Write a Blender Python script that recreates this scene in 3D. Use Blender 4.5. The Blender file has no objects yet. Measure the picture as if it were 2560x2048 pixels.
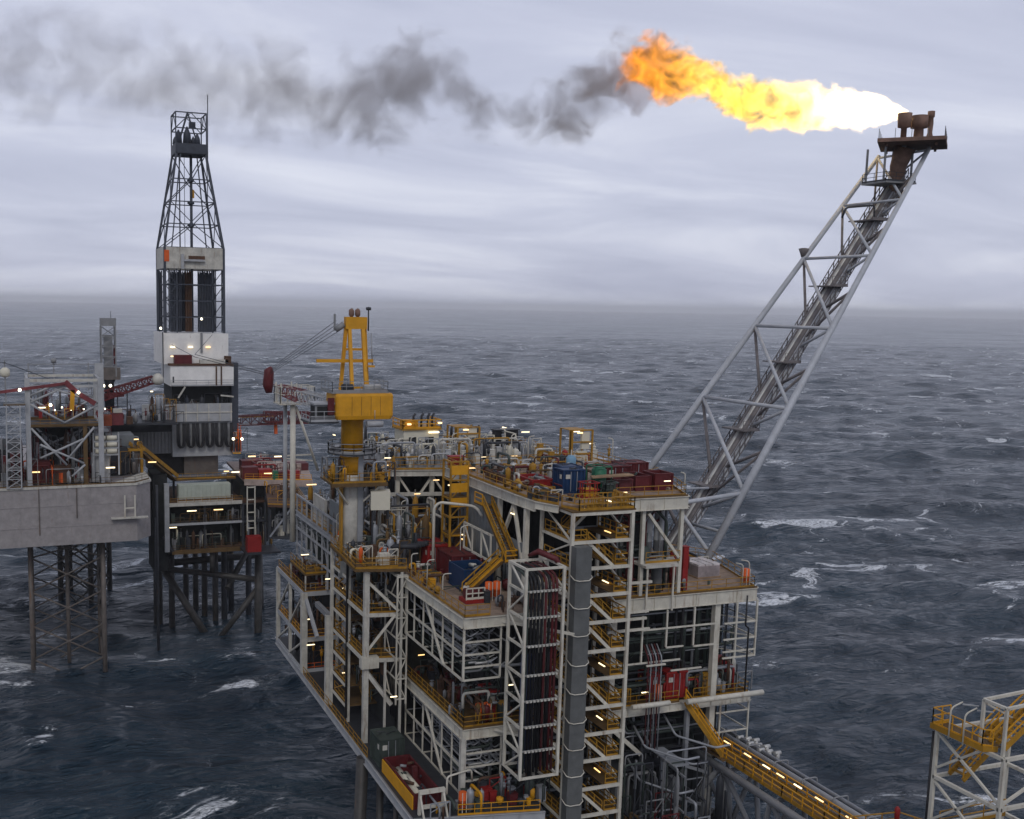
import bpy, math, random
import numpy as np
from mathutils import Vector, Matrix
rad = math.radians
rnd = random.Random(7)
C = bpy.context.scene.collection
SC = bpy.context.scene

# ------------------------------------------------------------------ camera
PITCH, ROLL, YAW = rad(7.72), rad(0.99), rad(19.96)
fw = Vector((math.sin(YAW) * math.cos(PITCH), math.cos(YAW) * math.cos(PITCH), -math.sin(PITCH)))
rt0 = Vector((math.cos(YAW), -math.sin(YAW), 0))
up0 = rt0.cross(fw)
rt = rt0 * math.cos(ROLL) + up0 * math.sin(ROLL)
up = up0 * math.cos(ROLL) - rt0 * math.sin(ROLL)
cam_d = bpy.data.cameras.new('camera')
cam = bpy.data.objects.new('camera', cam_d); C.objects.link(cam)
cam.matrix_world = Matrix(((rt.x, up.x, -fw.x, 0), (rt.y, up.y, -fw.y, 0), (rt.z, up.z, -fw.z, 66.0), (0, 0, 0, 1)))
cam_d.sensor_width = 36; cam_d.lens = 36 * 2672.4 / 2560
cam_d.shift_x = (1280 - 999) / 2560; cam_d.shift_y = (1126.5 - 1024) / 2560
cam_d.clip_start = 0.5; cam_d.clip_end = 60000
SC.camera = cam

# ------------------------------------------------------------------ light
SUN_EL, SUN_AZ = rad(42), rad(200)          # high, behind the camera and to the left
world = bpy.data.worlds.new('World'); SC.world = world; world.use_nodes = True
wn = world.node_tree.nodes; wl = world.node_tree.links; wn.clear()
def W(t, **k):
    n = wn.new(t)
    for a, b in k.items(): setattr(n, a, b)
    return n
sky = W('ShaderNodeTexSky', sky_type='NISHITA', sun_disc=False, sun_elevation=SUN_EL, sun_rotation=SUN_AZ)
sky.air_density = 1.0; sky.dust_density = 2.0
tc = W('ShaderNodeTexCoord'); sep = W('ShaderNodeSeparateXYZ'); wl.new(tc.outputs['Generated'], sep.inputs[0])
def Wm(op, a, b=None, c=None):
    n = W('ShaderNodeMath', operation=op)
    for i, x in enumerate((a, b, c)):
        if x is None: continue
        if isinstance(x, (int, float)): n.inputs[i].default_value = x
        else: wl.new(x, n.inputs[i])
    return n.outputs[0]
zz = Wm('ADD', Wm('MAXIMUM', sep.outputs['Z'], 0.0), 0.15)
cmb = W('ShaderNodeCombineXYZ')
wl.new(Wm('DIVIDE', sep.outputs['X'], zz), cmb.inputs[0]); wl.new(Wm('DIVIDE', sep.outputs['Y'], zz), cmb.inputs[1])
mp = W('ShaderNodeMapping'); wl.new(cmb.outputs[0], mp.inputs[0])
mp.inputs['Rotation'].default_value = (0, 0, rad(20)); mp.inputs['Scale'].default_value = (0.55, 1.0, 1)
nz = W('ShaderNodeTexNoise'); wl.new(mp.outputs[0], nz.inputs['Vector'])
nz.inputs['Scale'].default_value = 1.1; nz.inputs['Detail'].default_value = 7; nz.inputs['Roughness'].default_value = 0.55; nz.inputs['Distortion'].default_value = 0.6
rp = W('ShaderNodeValToRGB'); wl.new(nz.outputs['Fac'], rp.inputs[0])
rp.color_ramp.elements[0].position = 0.30; rp.color_ramp.elements[0].color = (0.485, 0.515, 0.66, 1)
rp.color_ramp.elements[1].position = 0.74; rp.color_ramp.elements[1].color = (0.86, 0.885, 0.99, 1)
e = rp.color_ramp.elements.new(0.5); e.color = (0.61, 0.64, 0.785, 1)
# very slightly brighter going up from the horizon
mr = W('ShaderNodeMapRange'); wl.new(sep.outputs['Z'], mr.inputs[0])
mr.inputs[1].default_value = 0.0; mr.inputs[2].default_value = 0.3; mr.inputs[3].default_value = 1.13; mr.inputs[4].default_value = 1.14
# added darkening of the unseen upper sky, strongest left, to dim the near sea
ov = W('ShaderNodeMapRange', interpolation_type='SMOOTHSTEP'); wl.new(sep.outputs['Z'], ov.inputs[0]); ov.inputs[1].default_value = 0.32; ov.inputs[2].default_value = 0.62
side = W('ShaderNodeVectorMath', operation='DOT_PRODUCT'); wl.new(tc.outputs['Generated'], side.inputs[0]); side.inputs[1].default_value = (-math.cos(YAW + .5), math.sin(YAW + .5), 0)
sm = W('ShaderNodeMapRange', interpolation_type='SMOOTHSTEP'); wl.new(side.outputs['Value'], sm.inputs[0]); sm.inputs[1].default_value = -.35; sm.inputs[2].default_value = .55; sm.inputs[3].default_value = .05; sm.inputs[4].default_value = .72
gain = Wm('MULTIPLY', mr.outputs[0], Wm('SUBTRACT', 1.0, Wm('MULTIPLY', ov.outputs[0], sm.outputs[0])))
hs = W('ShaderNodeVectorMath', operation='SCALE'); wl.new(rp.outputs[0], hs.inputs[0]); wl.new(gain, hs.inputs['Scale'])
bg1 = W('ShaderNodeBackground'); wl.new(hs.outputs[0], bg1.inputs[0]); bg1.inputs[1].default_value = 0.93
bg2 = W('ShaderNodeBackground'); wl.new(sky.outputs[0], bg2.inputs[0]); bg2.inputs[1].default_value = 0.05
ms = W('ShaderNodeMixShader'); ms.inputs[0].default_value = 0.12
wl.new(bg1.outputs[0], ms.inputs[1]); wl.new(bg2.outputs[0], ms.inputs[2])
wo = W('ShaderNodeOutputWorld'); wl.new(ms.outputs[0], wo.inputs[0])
sd = bpy.data.lights.new('sun', 'SUN'); sd.energy = 0.7; sd.angle = rad(14); sd.color = (1, .95, .88)
sun = bpy.data.objects.new('sun', sd); C.objects.link(sun)
# sky rotation is measured from +Y, clockwise seen from above
sdir = Vector((math.sin(SUN_AZ) * math.cos(SUN_EL), math.cos(SUN_AZ) * math.cos(SUN_EL), math.sin(SUN_EL)))
sun.rotation_euler = (-sdir).to_track_quat('-Z', 'Y').to_euler(); sun.location = (0, 0, 200)
SC.view_settings.view_transform = 'Standard'; SC.view_settings.look = 'None'
SC.view_settings.exposure = 0.0; SC.view_settings.gamma = 1.0
SC.cycles.max_bounces = 6; SC.cycles.transparent_max_bounces = 12; SC.cycles.volume_bounces = 3
SC.cycles.sample_clamp_indirect = 3.0
SC.cycles.volume_step_rate = .6; SC.cycles.volume_max_steps = 400

# ------------------------------------------------------------------ materials
MT = {}
def nodes_of(name):
    m = bpy.data.materials.new(name); m.use_nodes = True
    MT[name] = m
    return m, m.node_tree.nodes, m.node_tree.links
def paint(name, col, rough=.55, metal=0., wear=.18, rust=0., stain=(.16, .075, .03), spec=.35):
    """paint or bare metal: patchy tone, streaks of rust that run down"""
    m, N, L = nodes_of(name)
    b = N['Principled BSDF']
    b.inputs['Roughness'].default_value = rough; b.inputs['Metallic'].default_value = metal
    b.inputs['Specular IOR Level'].default_value = spec
    g = N.new('ShaderNodeNewGeometry')
    n1 = N.new('ShaderNodeTexNoise'); n1.inputs['Scale'].default_value = .9; n1.inputs['Detail'].default_value = 5; n1.inputs['Roughness'].default_value = .65
    L.new(g.outputs['Position'], n1.inputs['Vector'])
    r1 = N.new('ShaderNodeMapRange'); r1.inputs[1].default_value = .3; r1.inputs[2].default_value = .7
    r1.inputs[3].default_value = 1 - wear; r1.inputs[4].default_value = 1 + wear * .5
    L.new(n1.outputs['Fac'], r1.inputs[0])
    v = N.new('ShaderNodeVectorMath'); v.operation = 'SCALE'; v.inputs[0].default_value = col
    L.new(r1.outputs[0], v.inputs['Scale'])
    out = v.outputs[0]
    if rust > 0:
        mpn = N.new('ShaderNodeMapping'); mpn.inputs['Scale'].default_value = (1.6, 1.6, .22)
        L.new(g.outputs['Position'], mpn.inputs[0])
        n2 = N.new('ShaderNodeTexNoise'); n2.inputs['Scale'].default_value = 1.3; n2.inputs['Detail'].default_value = 6; n2.inputs['Roughness'].default_value = .7
        L.new(mpn.outputs[0], n2.inputs['Vector'])
        r2 = N.new('ShaderNodeMapRange'); r2.inputs[1].default_value = .68 - .25 * rust; r2.inputs[2].default_value = .78 - .12 * rust
        r2.inputs[4].default_value = .75
        L.new(n2.outputs['Fac'], r2.inputs[0])
        mx = N.new('ShaderNodeMix'); mx.data_type = 'RGBA'
        L.new(r2.outputs[0], mx.inputs['Factor']); L.new(out, mx.inputs['A']); mx.inputs['B'].default_value = stain + (1,)
        out = mx.outputs['Result']
    L.new(out, b.inputs['Base Color'])
    return m
def glow(name, col, s):
    m, N, L = nodes_of(name)
    b = N['Principled BSDF']; b.inputs['Base Color'].default_value = (.8, .8, .75, 1)
    b.inputs['Emission Color'].default_value = col + (1,); b.inputs['Emission Strength'].default_value = s
    return m
white = paint('white_paint', (.56, .535, .455), rust=.52, wear=.2, stain=(.22, .14, .08))
offwhite = paint('weathered_white', (.50, .485, .43), rust=.5, wear=.28)
yellow = paint('yellow_paint', (.36, .185, .014), rust=.4, wear=.4, stain=(.12, .06, .02))
orange_y = paint('crane_yellow', (.60, .285, .010), rust=.25, wear=.18)
brownyel = paint('grating_floor', (.115, .068, .024), wear=.4, rough=.8)
grey = paint('grey_paint', (.22, .225, .23), rust=.15, wear=.18)
lgrey = paint('light_grey_paint', (.36, .37, .38), rust=.15, wear=.2)
galv = paint('galvanised_steel', (.30, .315, .335), metal=.25, rough=.5, wear=.2, rust=.1)
dark = paint('dark_steel', (.035, .038, .045), wear=.35, rust=.1)
mast = paint('derrick_steel', (.05, .058, .075), wear=.3, rust=.05)
dgreen = paint('dark_green_pipework', (.045, .06, .052), wear=.45, rust=.1)
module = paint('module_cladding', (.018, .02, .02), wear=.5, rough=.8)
duct_m = paint('duct_cladding', (.115, .12, .118), wear=.22, rough=.55)
wallgrey = paint('wall_cladding', (.17, .185, .19), wear=.15, rough=.6)
red = paint('red_paint', (.25, .014, .012), wear=.3, rust=.1)
dred = paint('dark_red_paint', (.10, .012, .014), wear=.35, rust=.15)
paint('rig_orange', (.32, .075, .03), wear=.35, rust=.3)
dullred = paint('faded_red_paint', (.17, .035, .04), wear=.4, rust=.35)
maroon = paint('maroon_hose', (.10, .02, .022), wear=.3)
blue = paint('blue_paint', (.006, .03, .09), wear=.25, rust=.1)
dblue = paint('dark_blue_paint', (.02, .035, .10), wear=.3, rust=.1)
green = paint('green_paint', (.02, .13, .07), wear=.3, rust=.1)
orange = paint('orange_plastic', (.62, .10, .012), wear=.2)
tan = paint('deck_coating', (.27, .20, .15), wear=.45, rough=.85, rust=.45, stain=(.11, .075, .05))
pinkdeck = paint('pale_deck_coating', (.38, .30, .26), wear=.3, rough=.85)
hullp = paint('hull_paint', (.30, .28, .275), wear=.22, rust=.22, stain=(.20, .13, .10))
rusty = paint('rusted_steel', (.095, .05, .03), wear=.5, rough=.85)
black = paint('black_rubber', (.012, .012, .014), wear=.3, rough=.5)
cream = paint('cream_paint', (.60, .57, .46), wear=.08)
silver = paint('silver_lagging', (.48, .48, .46), metal=.3, rough=.45, wear=.2)
wood = paint('weathered_wood', (.30, .20, .12), wear=.35, rough=.9)
jacket = paint('wet_steel', (.05, .048, .045), wear=.5, rough=.5, rust=.3)
legm = paint('leg_steel', (.125, .108, .095), wear=.35, rust=.45)
burnt = paint('scorched_steel', (.19, .115, .085), wear=.45, rough=.8)
boomp = paint('boom_paint', (.42, .44, .47), wear=.16, rust=.12, rough=.5)
boompipe = paint('flare_pipe_steel', (.17, .155, .155), wear=.4, rust=.3, rough=.6)
lampm = glow('lamp_glow', (1, .80, .46), 2.4)
lampw = glow('lamp_glow_warm', (1, .62, .22), 2.0)
lampr = random.Random(5)
floodm = glow('flood_glow', (1, .90, .66), 6.0)

# ------------------------------------------------------------------ mesh helpers
class MB:
    def __init__(s): s.v = []; s.f = []; s.s = []
    def add(s, v, f, smooth=False):
        n = len(s.v); s.v += [tuple(p) for p in v]
        s.f += [tuple(i + n for i in q) for q in f]; s.s += [smooth] * len(f)
        return s
    def box(s, x0, x1, y0, y1, z0, z1):
        return s.add([(x0, y0, z0), (x1, y0, z0), (x1, y1, z0), (x0, y1, z0), (x0, y0, z1), (x1, y0, z1), (x1, y1, z1), (x0, y1, z1)],
                     [(3, 2, 1, 0), (4, 5, 6, 7), (0, 1, 5, 4), (1, 2, 6, 5), (2, 3, 7, 6), (3, 0, 4, 7)])
    def beam(s, p, q, w, h=None):
        h = h or w; p = Vector(p); q = Vector(q); d = (q - p).normalized()
        a = Vector((0, 0, 1)) if abs(d.z) < .95 else Vector((0, 1, 0))
        x = d.cross(a).normalized() * (w / 2); y = x.cross(d).normalized() * (h / 2)
        vs = [o + i * x + j * y for o in (p, q) for i, j in ((-1, -1), (1, -1), (1, 1), (-1, 1))]
        return s.add(vs, [(0, 1, 2, 3), (7, 6, 5, 4), (0, 4, 5, 1), (1, 5, 6, 2), (2, 6, 7, 3), (3, 7, 4, 0)])
    def tube(s, pts, r, n=8, caps=True):
        pts = [Vector(p) for p in pts]; m = len(pts)
        rs = r if isinstance(r, (list, tuple)) else [r] * m
        t0 = (pts[1] - pts[0]).normalized()
        a = Vector((0, 0, 1)) if abs(t0.z) < .9 else Vector((1, 0, 0))
        u = t0.cross(a).normalized(); vs = []; prev = t0
        for i, p in enumerate(pts):
            if i == 0: t = t0
            elif i == m - 1: t = (pts[i] - pts[i - 1]).normalized()
            else:
                t = ((pts[i] - pts[i - 1]).normalized() + (pts[i + 1] - pts[i]).normalized())
                t = t.normalized() if t.length > 1e-6 else (pts[i] - pts[i - 1]).normalized()
            u = (prev.rotation_difference(t) @ u).normalized(); prev = t
            w = t.cross(u)
            k = 1.0
            if 0 < i < m - 1:
                c = t.dot((pts[i] - pts[i - 1]).normalized()); k = 1 / max(c, .5)
            for j in range(n):
                th = 2 * math.pi * j / n
                vs.append(p + (u * math.cos(th) + w * math.sin(th)) * rs[i] * (k if n < 5 else 1))
        fs = [(i * n + j, i * n + (j + 1) % n, (i + 1) * n + (j + 1) % n, (i + 1) * n + j) for i in range(m - 1) for j in range(n)]
        s.add(vs, fs, n > 5)
        if caps:
            k = len(s.v) - m * n
            s.f += [tuple(k + j for j in range(n))[::-1], tuple(k + (m - 1) * n + j for j in range(n))]; s.s += [False, False]
        return s
    def prism(s, poly, z0, z1):
        n = len(poly)
        return s.add([(x, y, z0) for x, y in poly] + [(x, y, z1) for x, y in poly],
                     [tuple(range(n))[::-1], tuple(range(n, 2 * n))] + [(i, (i + 1) % n, n + (i + 1) % n, n + i) for i in range(n)])
    def lathe(s, c, prof, n=16):
        x, y, z = c
        s.tube([(x, y, z + h) for h, r in prof], [r for h, r in prof], n)
        return s
    def rail(s, pts, h=1.1, step=1.6, r=.028, kick=True):
        for a, b in zip(pts[:-1], pts[1:]):
            a = Vector(a); b = Vector(b); k = max(1, round((b - a).length / step))
            for i in range(k + 1):
                p = a.lerp(b, i / k); s.beam(p, p + Vector((0, 0, h)), r * 1.8)
            for z in (h, h * .55): s.beam(a + Vector((0, 0, z)), b + Vector((0, 0, z)), r * 2)
            if kick: s.beam(a + Vector((0, 0, .12)), b + Vector((0, 0, .12)), .03, .22)
        return s
    def stair(s, p, q, w, side, tread=True):
        """flight from p up to q, width w towards the unit vector side: two stringers, treads and hand rails"""
        p = Vector(p); q = Vector(q); sd = Vector(side) * w
        for o in (Vector((0, 0, 0)), sd): s.beam(p + o, q + o, .10, .30)
        k = max(3, int(abs(q.z - p.z) / .24))
        for i in range(1, k):
            c = p.lerp(q, i / k); s.beam(c, c + sd, .26, .05)
        return s
    def stair_rail(s, p, q, w, side, r=.035):
        p = Vector(p); q = Vector(q); sd = Vector(side) * w
        for o in (Vector((0, 0, 0)), sd):
            for z in (.55, 1.05): s.beam(p + o + Vector((0, 0, z)), q + o + Vector((0, 0, z)), r * 2)
            for i in range(4):
                c = p.lerp(q, i / 3) + o; s.beam(c, c + Vector((0, 0, 1.05)), r * 1.8)
        return s
OFF = {}
def link(name, me, parent, m):
    o = bpy.data.objects.new(name, me); C.objects.link(o)
    if m: me.materials.append(m)
    if parent: o.parent = parent
    return o
def build(mb, name, m, parent=None, off=None):
    off = OFF.get(parent.name, (0, 0, 0)) if parent else (off or (0, 0, 0))
    me = bpy.data.meshes.new(name)
    me.from_pydata([(x - off[0], y - off[1], z - off[2]) for x, y, z in mb.v], [], mb.f)
    me.polygons.foreach_set('use_smooth', mb.s)
    me.update()
    o = link(name, me, parent, m); OFF[o.name] = off
    if not parent: o.location = off
    return o
def tag(o, label, cat, group=None, kind=None):
    if label: o['label'] = label
    if cat: o['category'] = cat
    if group: o['group'] = group
    if kind: o['kind'] = kind
    return o
def thing(name, label, cat, loc, group=None):
    o = bpy.data.objects.new(name, None); C.objects.link(o); o.location = loc; OFF[o.name] = loc
    o.empty_display_size = .5
    return tag(o, label, cat, group)
def solo(mb, name, m, label, cat, loc, group=None): return tag(build(mb, name, m, None, loc), label, cat, group)
def B(t, n, m, p, q, w, h=None): return build(MB().beam(p, q, w, h), n, m, t)
def T(t, n, m, pts, r, k=8): return build(MB().tube(pts, r, k), n, m, t)
def X(t, n, m, *a): return build(MB().box(*a), n, m, t)
def RAIL(t, pts, m=None, **k): return build(MB().rail(pts, **k), 'railing', m or yellow, t)
lampme = None
def lamp(t, p, axis='x', l=.9, r=.075, m=None):
    d = Vector({'x': (1, 0, 0), 'y': (0, 1, 0), 'z': (0, 0, 1)}[axis]) * l / 2; p = Vector(p)
    return build(MB().beam(p - d, p + d, r * 1.3, r), 'lamp', m or (lampw if lampr.random() < .45 else lampm), t)
def flood(t, p, r=.22):
    return build(MB().lathe((p[0], p[1], p[2] - r), [(0, r * .3), (r * .4, r * .9), (r, r), (r * 1.6, r * .8), (2 * r, r * .25)], 10), 'floodlight', floodm, t)
def elbow(pts, k=3, d=.35):
    """rounds the corners of a pipe run"""
    pts = [Vector(p) for p in pts]; out = [pts[0]]
    for a, b, c in zip(pts[:-2], pts[1:-1], pts[2:]):
        u = (a - b); v = (c - b); e = min(d, u.length * .45, v.length * .45)
        p, q = b + u.normalized() * e, b + v.normalized() * e
        for i in range(k + 1):
            t = i / k; out.append(p * (1 - t) ** 2 + b * 2 * t * (1 - t) + q * t * t)
    return out + [pts[-1]]

# ------------------------------------------------------------------ sea
def make_sea():
    rr = [18.0]
    while rr[-1] < 30000: rr.append(rr[-1] * (1.0055 if rr[-1] < 2500 else 1.03) + .05)
    rr = np.array(rr)
    az0 = math.degrees(YAW)
    az = np.concatenate([np.arange(-180, -38, 4.0), np.arange(-38, 38, .11), np.arange(38, 180, 4.0)]) + az0 + 6
    az = np.radians(az)
    R_, A_ = np.meshgrid(rr, az, indexing='ij')
    x = R_ * np.sin(A_); y = R_ * np.cos(A_)
    rng = np.random.default_rng(4)
    dx = np.zeros_like(x); dy = np.zeros_like(x); z = np.zeros_like(x)
    main = YAW + rad(188)                        # the swell runs towards the camera, a little to the left
    for i in range(64):
        lam = 3.2 * (78 / 3.2) ** (i / 63.0); th = main + rng.normal(0, .5); k = 2 * math.pi / lam
        a = .0105 * lam ** .78
        kx, ky = k * math.sin(th), k * math.cos(th); ph = kx * x + ky * y + rng.uniform(0, 6.283)
        fade = np.clip(1.6 - R_ * .0055 * 2.2 / lam, 0, 1)
        z += a * fade * np.sin(ph); c = a * .85 * fade * np.cos(ph)
        dx += c * math.sin(th); dy += c * math.cos(th)
    z *= np.clip((9000 - R_) / 6000, 0, 1)
    crest = z.copy()
    X_ = x + dx; Y_ = y + dy
    nr, na = x.shape
    co = np.stack([X_, Y_, z], -1).reshape(-1, 3)
    i, j = np.meshgrid(np.arange(nr - 1), np.arange(na), indexing='ij'); j2 = (j + 1) % na
    q = np.stack([i * na + j, i * na + j2, (i + 1) * na + j2, (i + 1) * na + j], -1).reshape(-1, 4)[:, ::-1]
    me = bpy.data.meshes.new('sea')
    me.vertices.add(len(co)); me.vertices.foreach_set('co', co.astype(np.float32).ravel())
    me.loops.add(q.size); me.loops.foreach_set('vertex_index', q.astype(np.int32).ravel())
    me.polygons.add(len(q)); me.polygons.foreach_set('loop_start', np.arange(0, q.size, 4, dtype=np.int32))
    me.polygons.foreach_set('use_smooth', np.ones(len(q), bool))
    at = me.attributes.new('crest', 'FLOAT', 'POINT'); at.data.foreach_set('value', crest.astype(np.float32).ravel())
    me.update(); me.validate()
    m, N, L = nodes_of('sea_water')
    b = N['Principled BSDF']
    b.inputs['IOR'].default_value = 1.33; b.inputs['Specular IOR Level'].default_value = .5
    g = N.new('ShaderNodeNewGeometry')
    def M_(op, a, c=None, d=None):
        n = N.new('ShaderNodeMath'); n.operation = op
        for k_, v in enumerate((a, c, d)):
            if v is None: continue
            if isinstance(v, (int, float)): n.inputs[k_].default_value = v
            else: L.new(v, n.inputs[k_])
        return n.outputs[0]
    def noise(scale, det, rough, sx, sy, dist=0., rot=0., loc=(0, 0)):
        mpn = N.new('ShaderNodeMapping'); mpn.inputs['Location'].default_value = (loc[0] / scale, loc[1] / scale, 0); mpn.inputs['Rotation'].default_value = (0, 0, YAW + rot); mpn.inputs['Scale'].default_value = (sx, sy, 1)
        L.new(g.outputs['Position'], mpn.inputs[0])
        n = N.new('ShaderNodeTexNoise'); n.noise_dimensions = '2D'
        n.inputs['Scale'].default_value = scale; n.inputs['Detail'].default_value = det; n.inputs['Roughness'].default_value = rough; n.inputs['Distortion'].default_value = dist
        L.new(mpn.outputs[0], n.inputs['Vector']); return n.outputs['Fac']
    def ss(x_, lo, hi):
        n = N.new('ShaderNodeMapRange'); n.interpolation_type = 'SMOOTHSTEP'
        L.new(x_, n.inputs[0]); n.inputs[1].default_value = lo; n.inputs[2].default_value = hi; return n.outputs[0]
    att = N.new('ShaderNodeAttribute'); att.attribute_name = 'crest'
    n1 = noise(.072, 6, .66, .7, 1.15, .8, 0., (5.3, 2.2))          # patches of breaking crest
    n2 = noise(.017, 3, .5, .8, 1.2, 0., .35, (2.4, 11.3))               # where the sea breaks at all
    n3 = noise(.9, 5, .7, .6, 1.6, 1.2)            # lacing inside the foam
    f = M_('ADD', M_('ADD', n1, M_('MULTIPLY', n2, .45)), M_('MULTIPLY', M_('MINIMUM', att.outputs['Fac'], 1.6), .03))
    cap = M_('MULTIPLY', ss(f, .885, .935), ss(n3, .30, .58))
    streak = M_('MULTIPLY', M_('MULTIPLY', ss(f, .80, .95), ss(n3, .40, .75)), .42)
    foam = M_('MINIMUM', M_('ADD', cap, streak), 1.0)
    mx = N.new('ShaderNodeMix'); mx.data_type = 'RGBA'
    n4 = noise(.02, 4, .6, .7, 1.3)
    rp_ = N.new('ShaderNodeValToRGB'); L.new(n4, rp_.inputs[0])
    rp_.color_ramp.elements[0].position = .3; rp_.color_ramp.elements[0].color = (.006, .017, .030, 1)
    rp_.color_ramp.elements[1].position = .7; rp_.color_ramp.elements[1].color = (.013, .032, .050, 1)
    L.new(foam, mx.inputs['Factor']); L.new(rp_.outputs[0], mx.inputs['A']); mx.inputs['B'].default_value = (.72, .75, .78, 1)
    L.new(mx.outputs['Result'], b.inputs['Base Color'])
    n5 = noise(.006, 3, .55, .6, 1.1, .6); rr_ = M_('ADD', M_('MULTIPLY', n5, .36), M_('MULTIPLY', foam, .6)); L.new(rr_, b.inputs['Roughness'])
    # wind ripples
    h0 = noise(.055, 3, .6, .5, 1.25, .6); h1 = noise(.17, 3, .6, .5, 1.2, .5); h2 = noise(.7, 4, .65, .6, 1.3, .4)
    hh = M_('ADD', M_('MULTIPLY', h0, 5.5), M_('ADD', M_('MULTIPLY', h1, 3.0), M_('MULTIPLY', h2, .9)))
    bp = N.new('ShaderNodeBump'); bp.inputs['Strength'].default_value = .9; bp.inputs['Distance'].default_value = 1.0
    L.new(hh, bp.inputs['Height']); L.new(bp.outputs[0], b.inputs['Normal'])
    o = link('sea', me, None, m); o['kind'] = 'structure'
make_sea()

# ------------------------------------------------------------------ gas flame and its smoke: real volumes along the wind
WIND = Vector((-.475, .88, 0)).normalized(); TIP = (108.6, 111.0, 91.4)
def hull(name, prof, nseg=12, pad=1.0):
    """tube-shaped hull: prof = (distance downwind, rise, radius)"""
    mb = MB()
    mb.tube([(s, 0, c) for s, c, r in prof], [r * pad for s, c, r in prof], nseg)
    me = bpy.data.meshes.new(name); me.from_pydata(mb.v, [], mb.f); me.update()
    o = bpy.data.objects.new(name, me); C.objects.link(o)
    o.location = TIP; o.rotation_euler = (0, 0, math.atan2(WIND.y, WIND.x))
    return o
def plume_field(N, L, prof, span):
    """normalised distance from the plume axis, and the position"""
    tcn = N.new('ShaderNodeTexCoord'); sx = N.new('ShaderNodeSeparateXYZ'); L.new(tcn.outputs['Object'], sx.inputs[0])
    def M_(op, a, c=None, d=None, clamp=False):
        n = N.new('ShaderNodeMath'); n.operation = op; n.use_clamp = clamp
        for k_, v in enumerate((a, c, d)):
            if v is None: continue
            if isinstance(v, (int, float)): n.inputs[k_].default_value = v
            else: L.new(v, n.inputs[k_])
        return n.outputs[0]
    t = M_('DIVIDE', sx.outputs['X'], span, clamp=True)
    def curve(vals, top):
        n = N.new('ShaderNodeFloatCurve'); cv = n.mapping.curves[0]
        pts = [(s / span, v / top) for s, v in vals]
        while len(cv.points) < len(pts): cv.points.new(0, 0)
        for p, (a, b_) in zip(cv.points, pts): p.location = (min(max(a, 0), 1), min(max(b_, 0), 1)); p.handle_type = 'AUTO_CLAMPED'
        n.mapping.update(); L.new(t, n.inputs['Value'])
        return M_('MULTIPLY', n.outputs[0], top)
    cz = curve([(s, c) for s, c, r in prof], 60.); rr = curve([(s, r) for s, c, r in prof], 20.)
    dz = M_('SUBTRACT', sx.outputs['Z'], cz)
    d = M_('DIVIDE', M_('SQRT', M_('ADD', M_('POWER', dz, 2.), M_('POWER', sx.outputs['Y'], 2.))), rr)
    return tcn, sx, M_, t, curve, d, dz, rr
FLAME = [(0, .05, .5), (1.5, .45, 1.2), (3.2, .9, 2.0), (6.5, 1.4, 2.6), (13, 2.4, 3.1), (20, 3.8, 3.4), (24, 5.2, 2.9), (27, 7.0, 2.5), (31, 8.9, 3.0), (35, 9.4, 3.5), (38, 9.9, 3.4), (41, 10.3, 2.6)]
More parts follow.
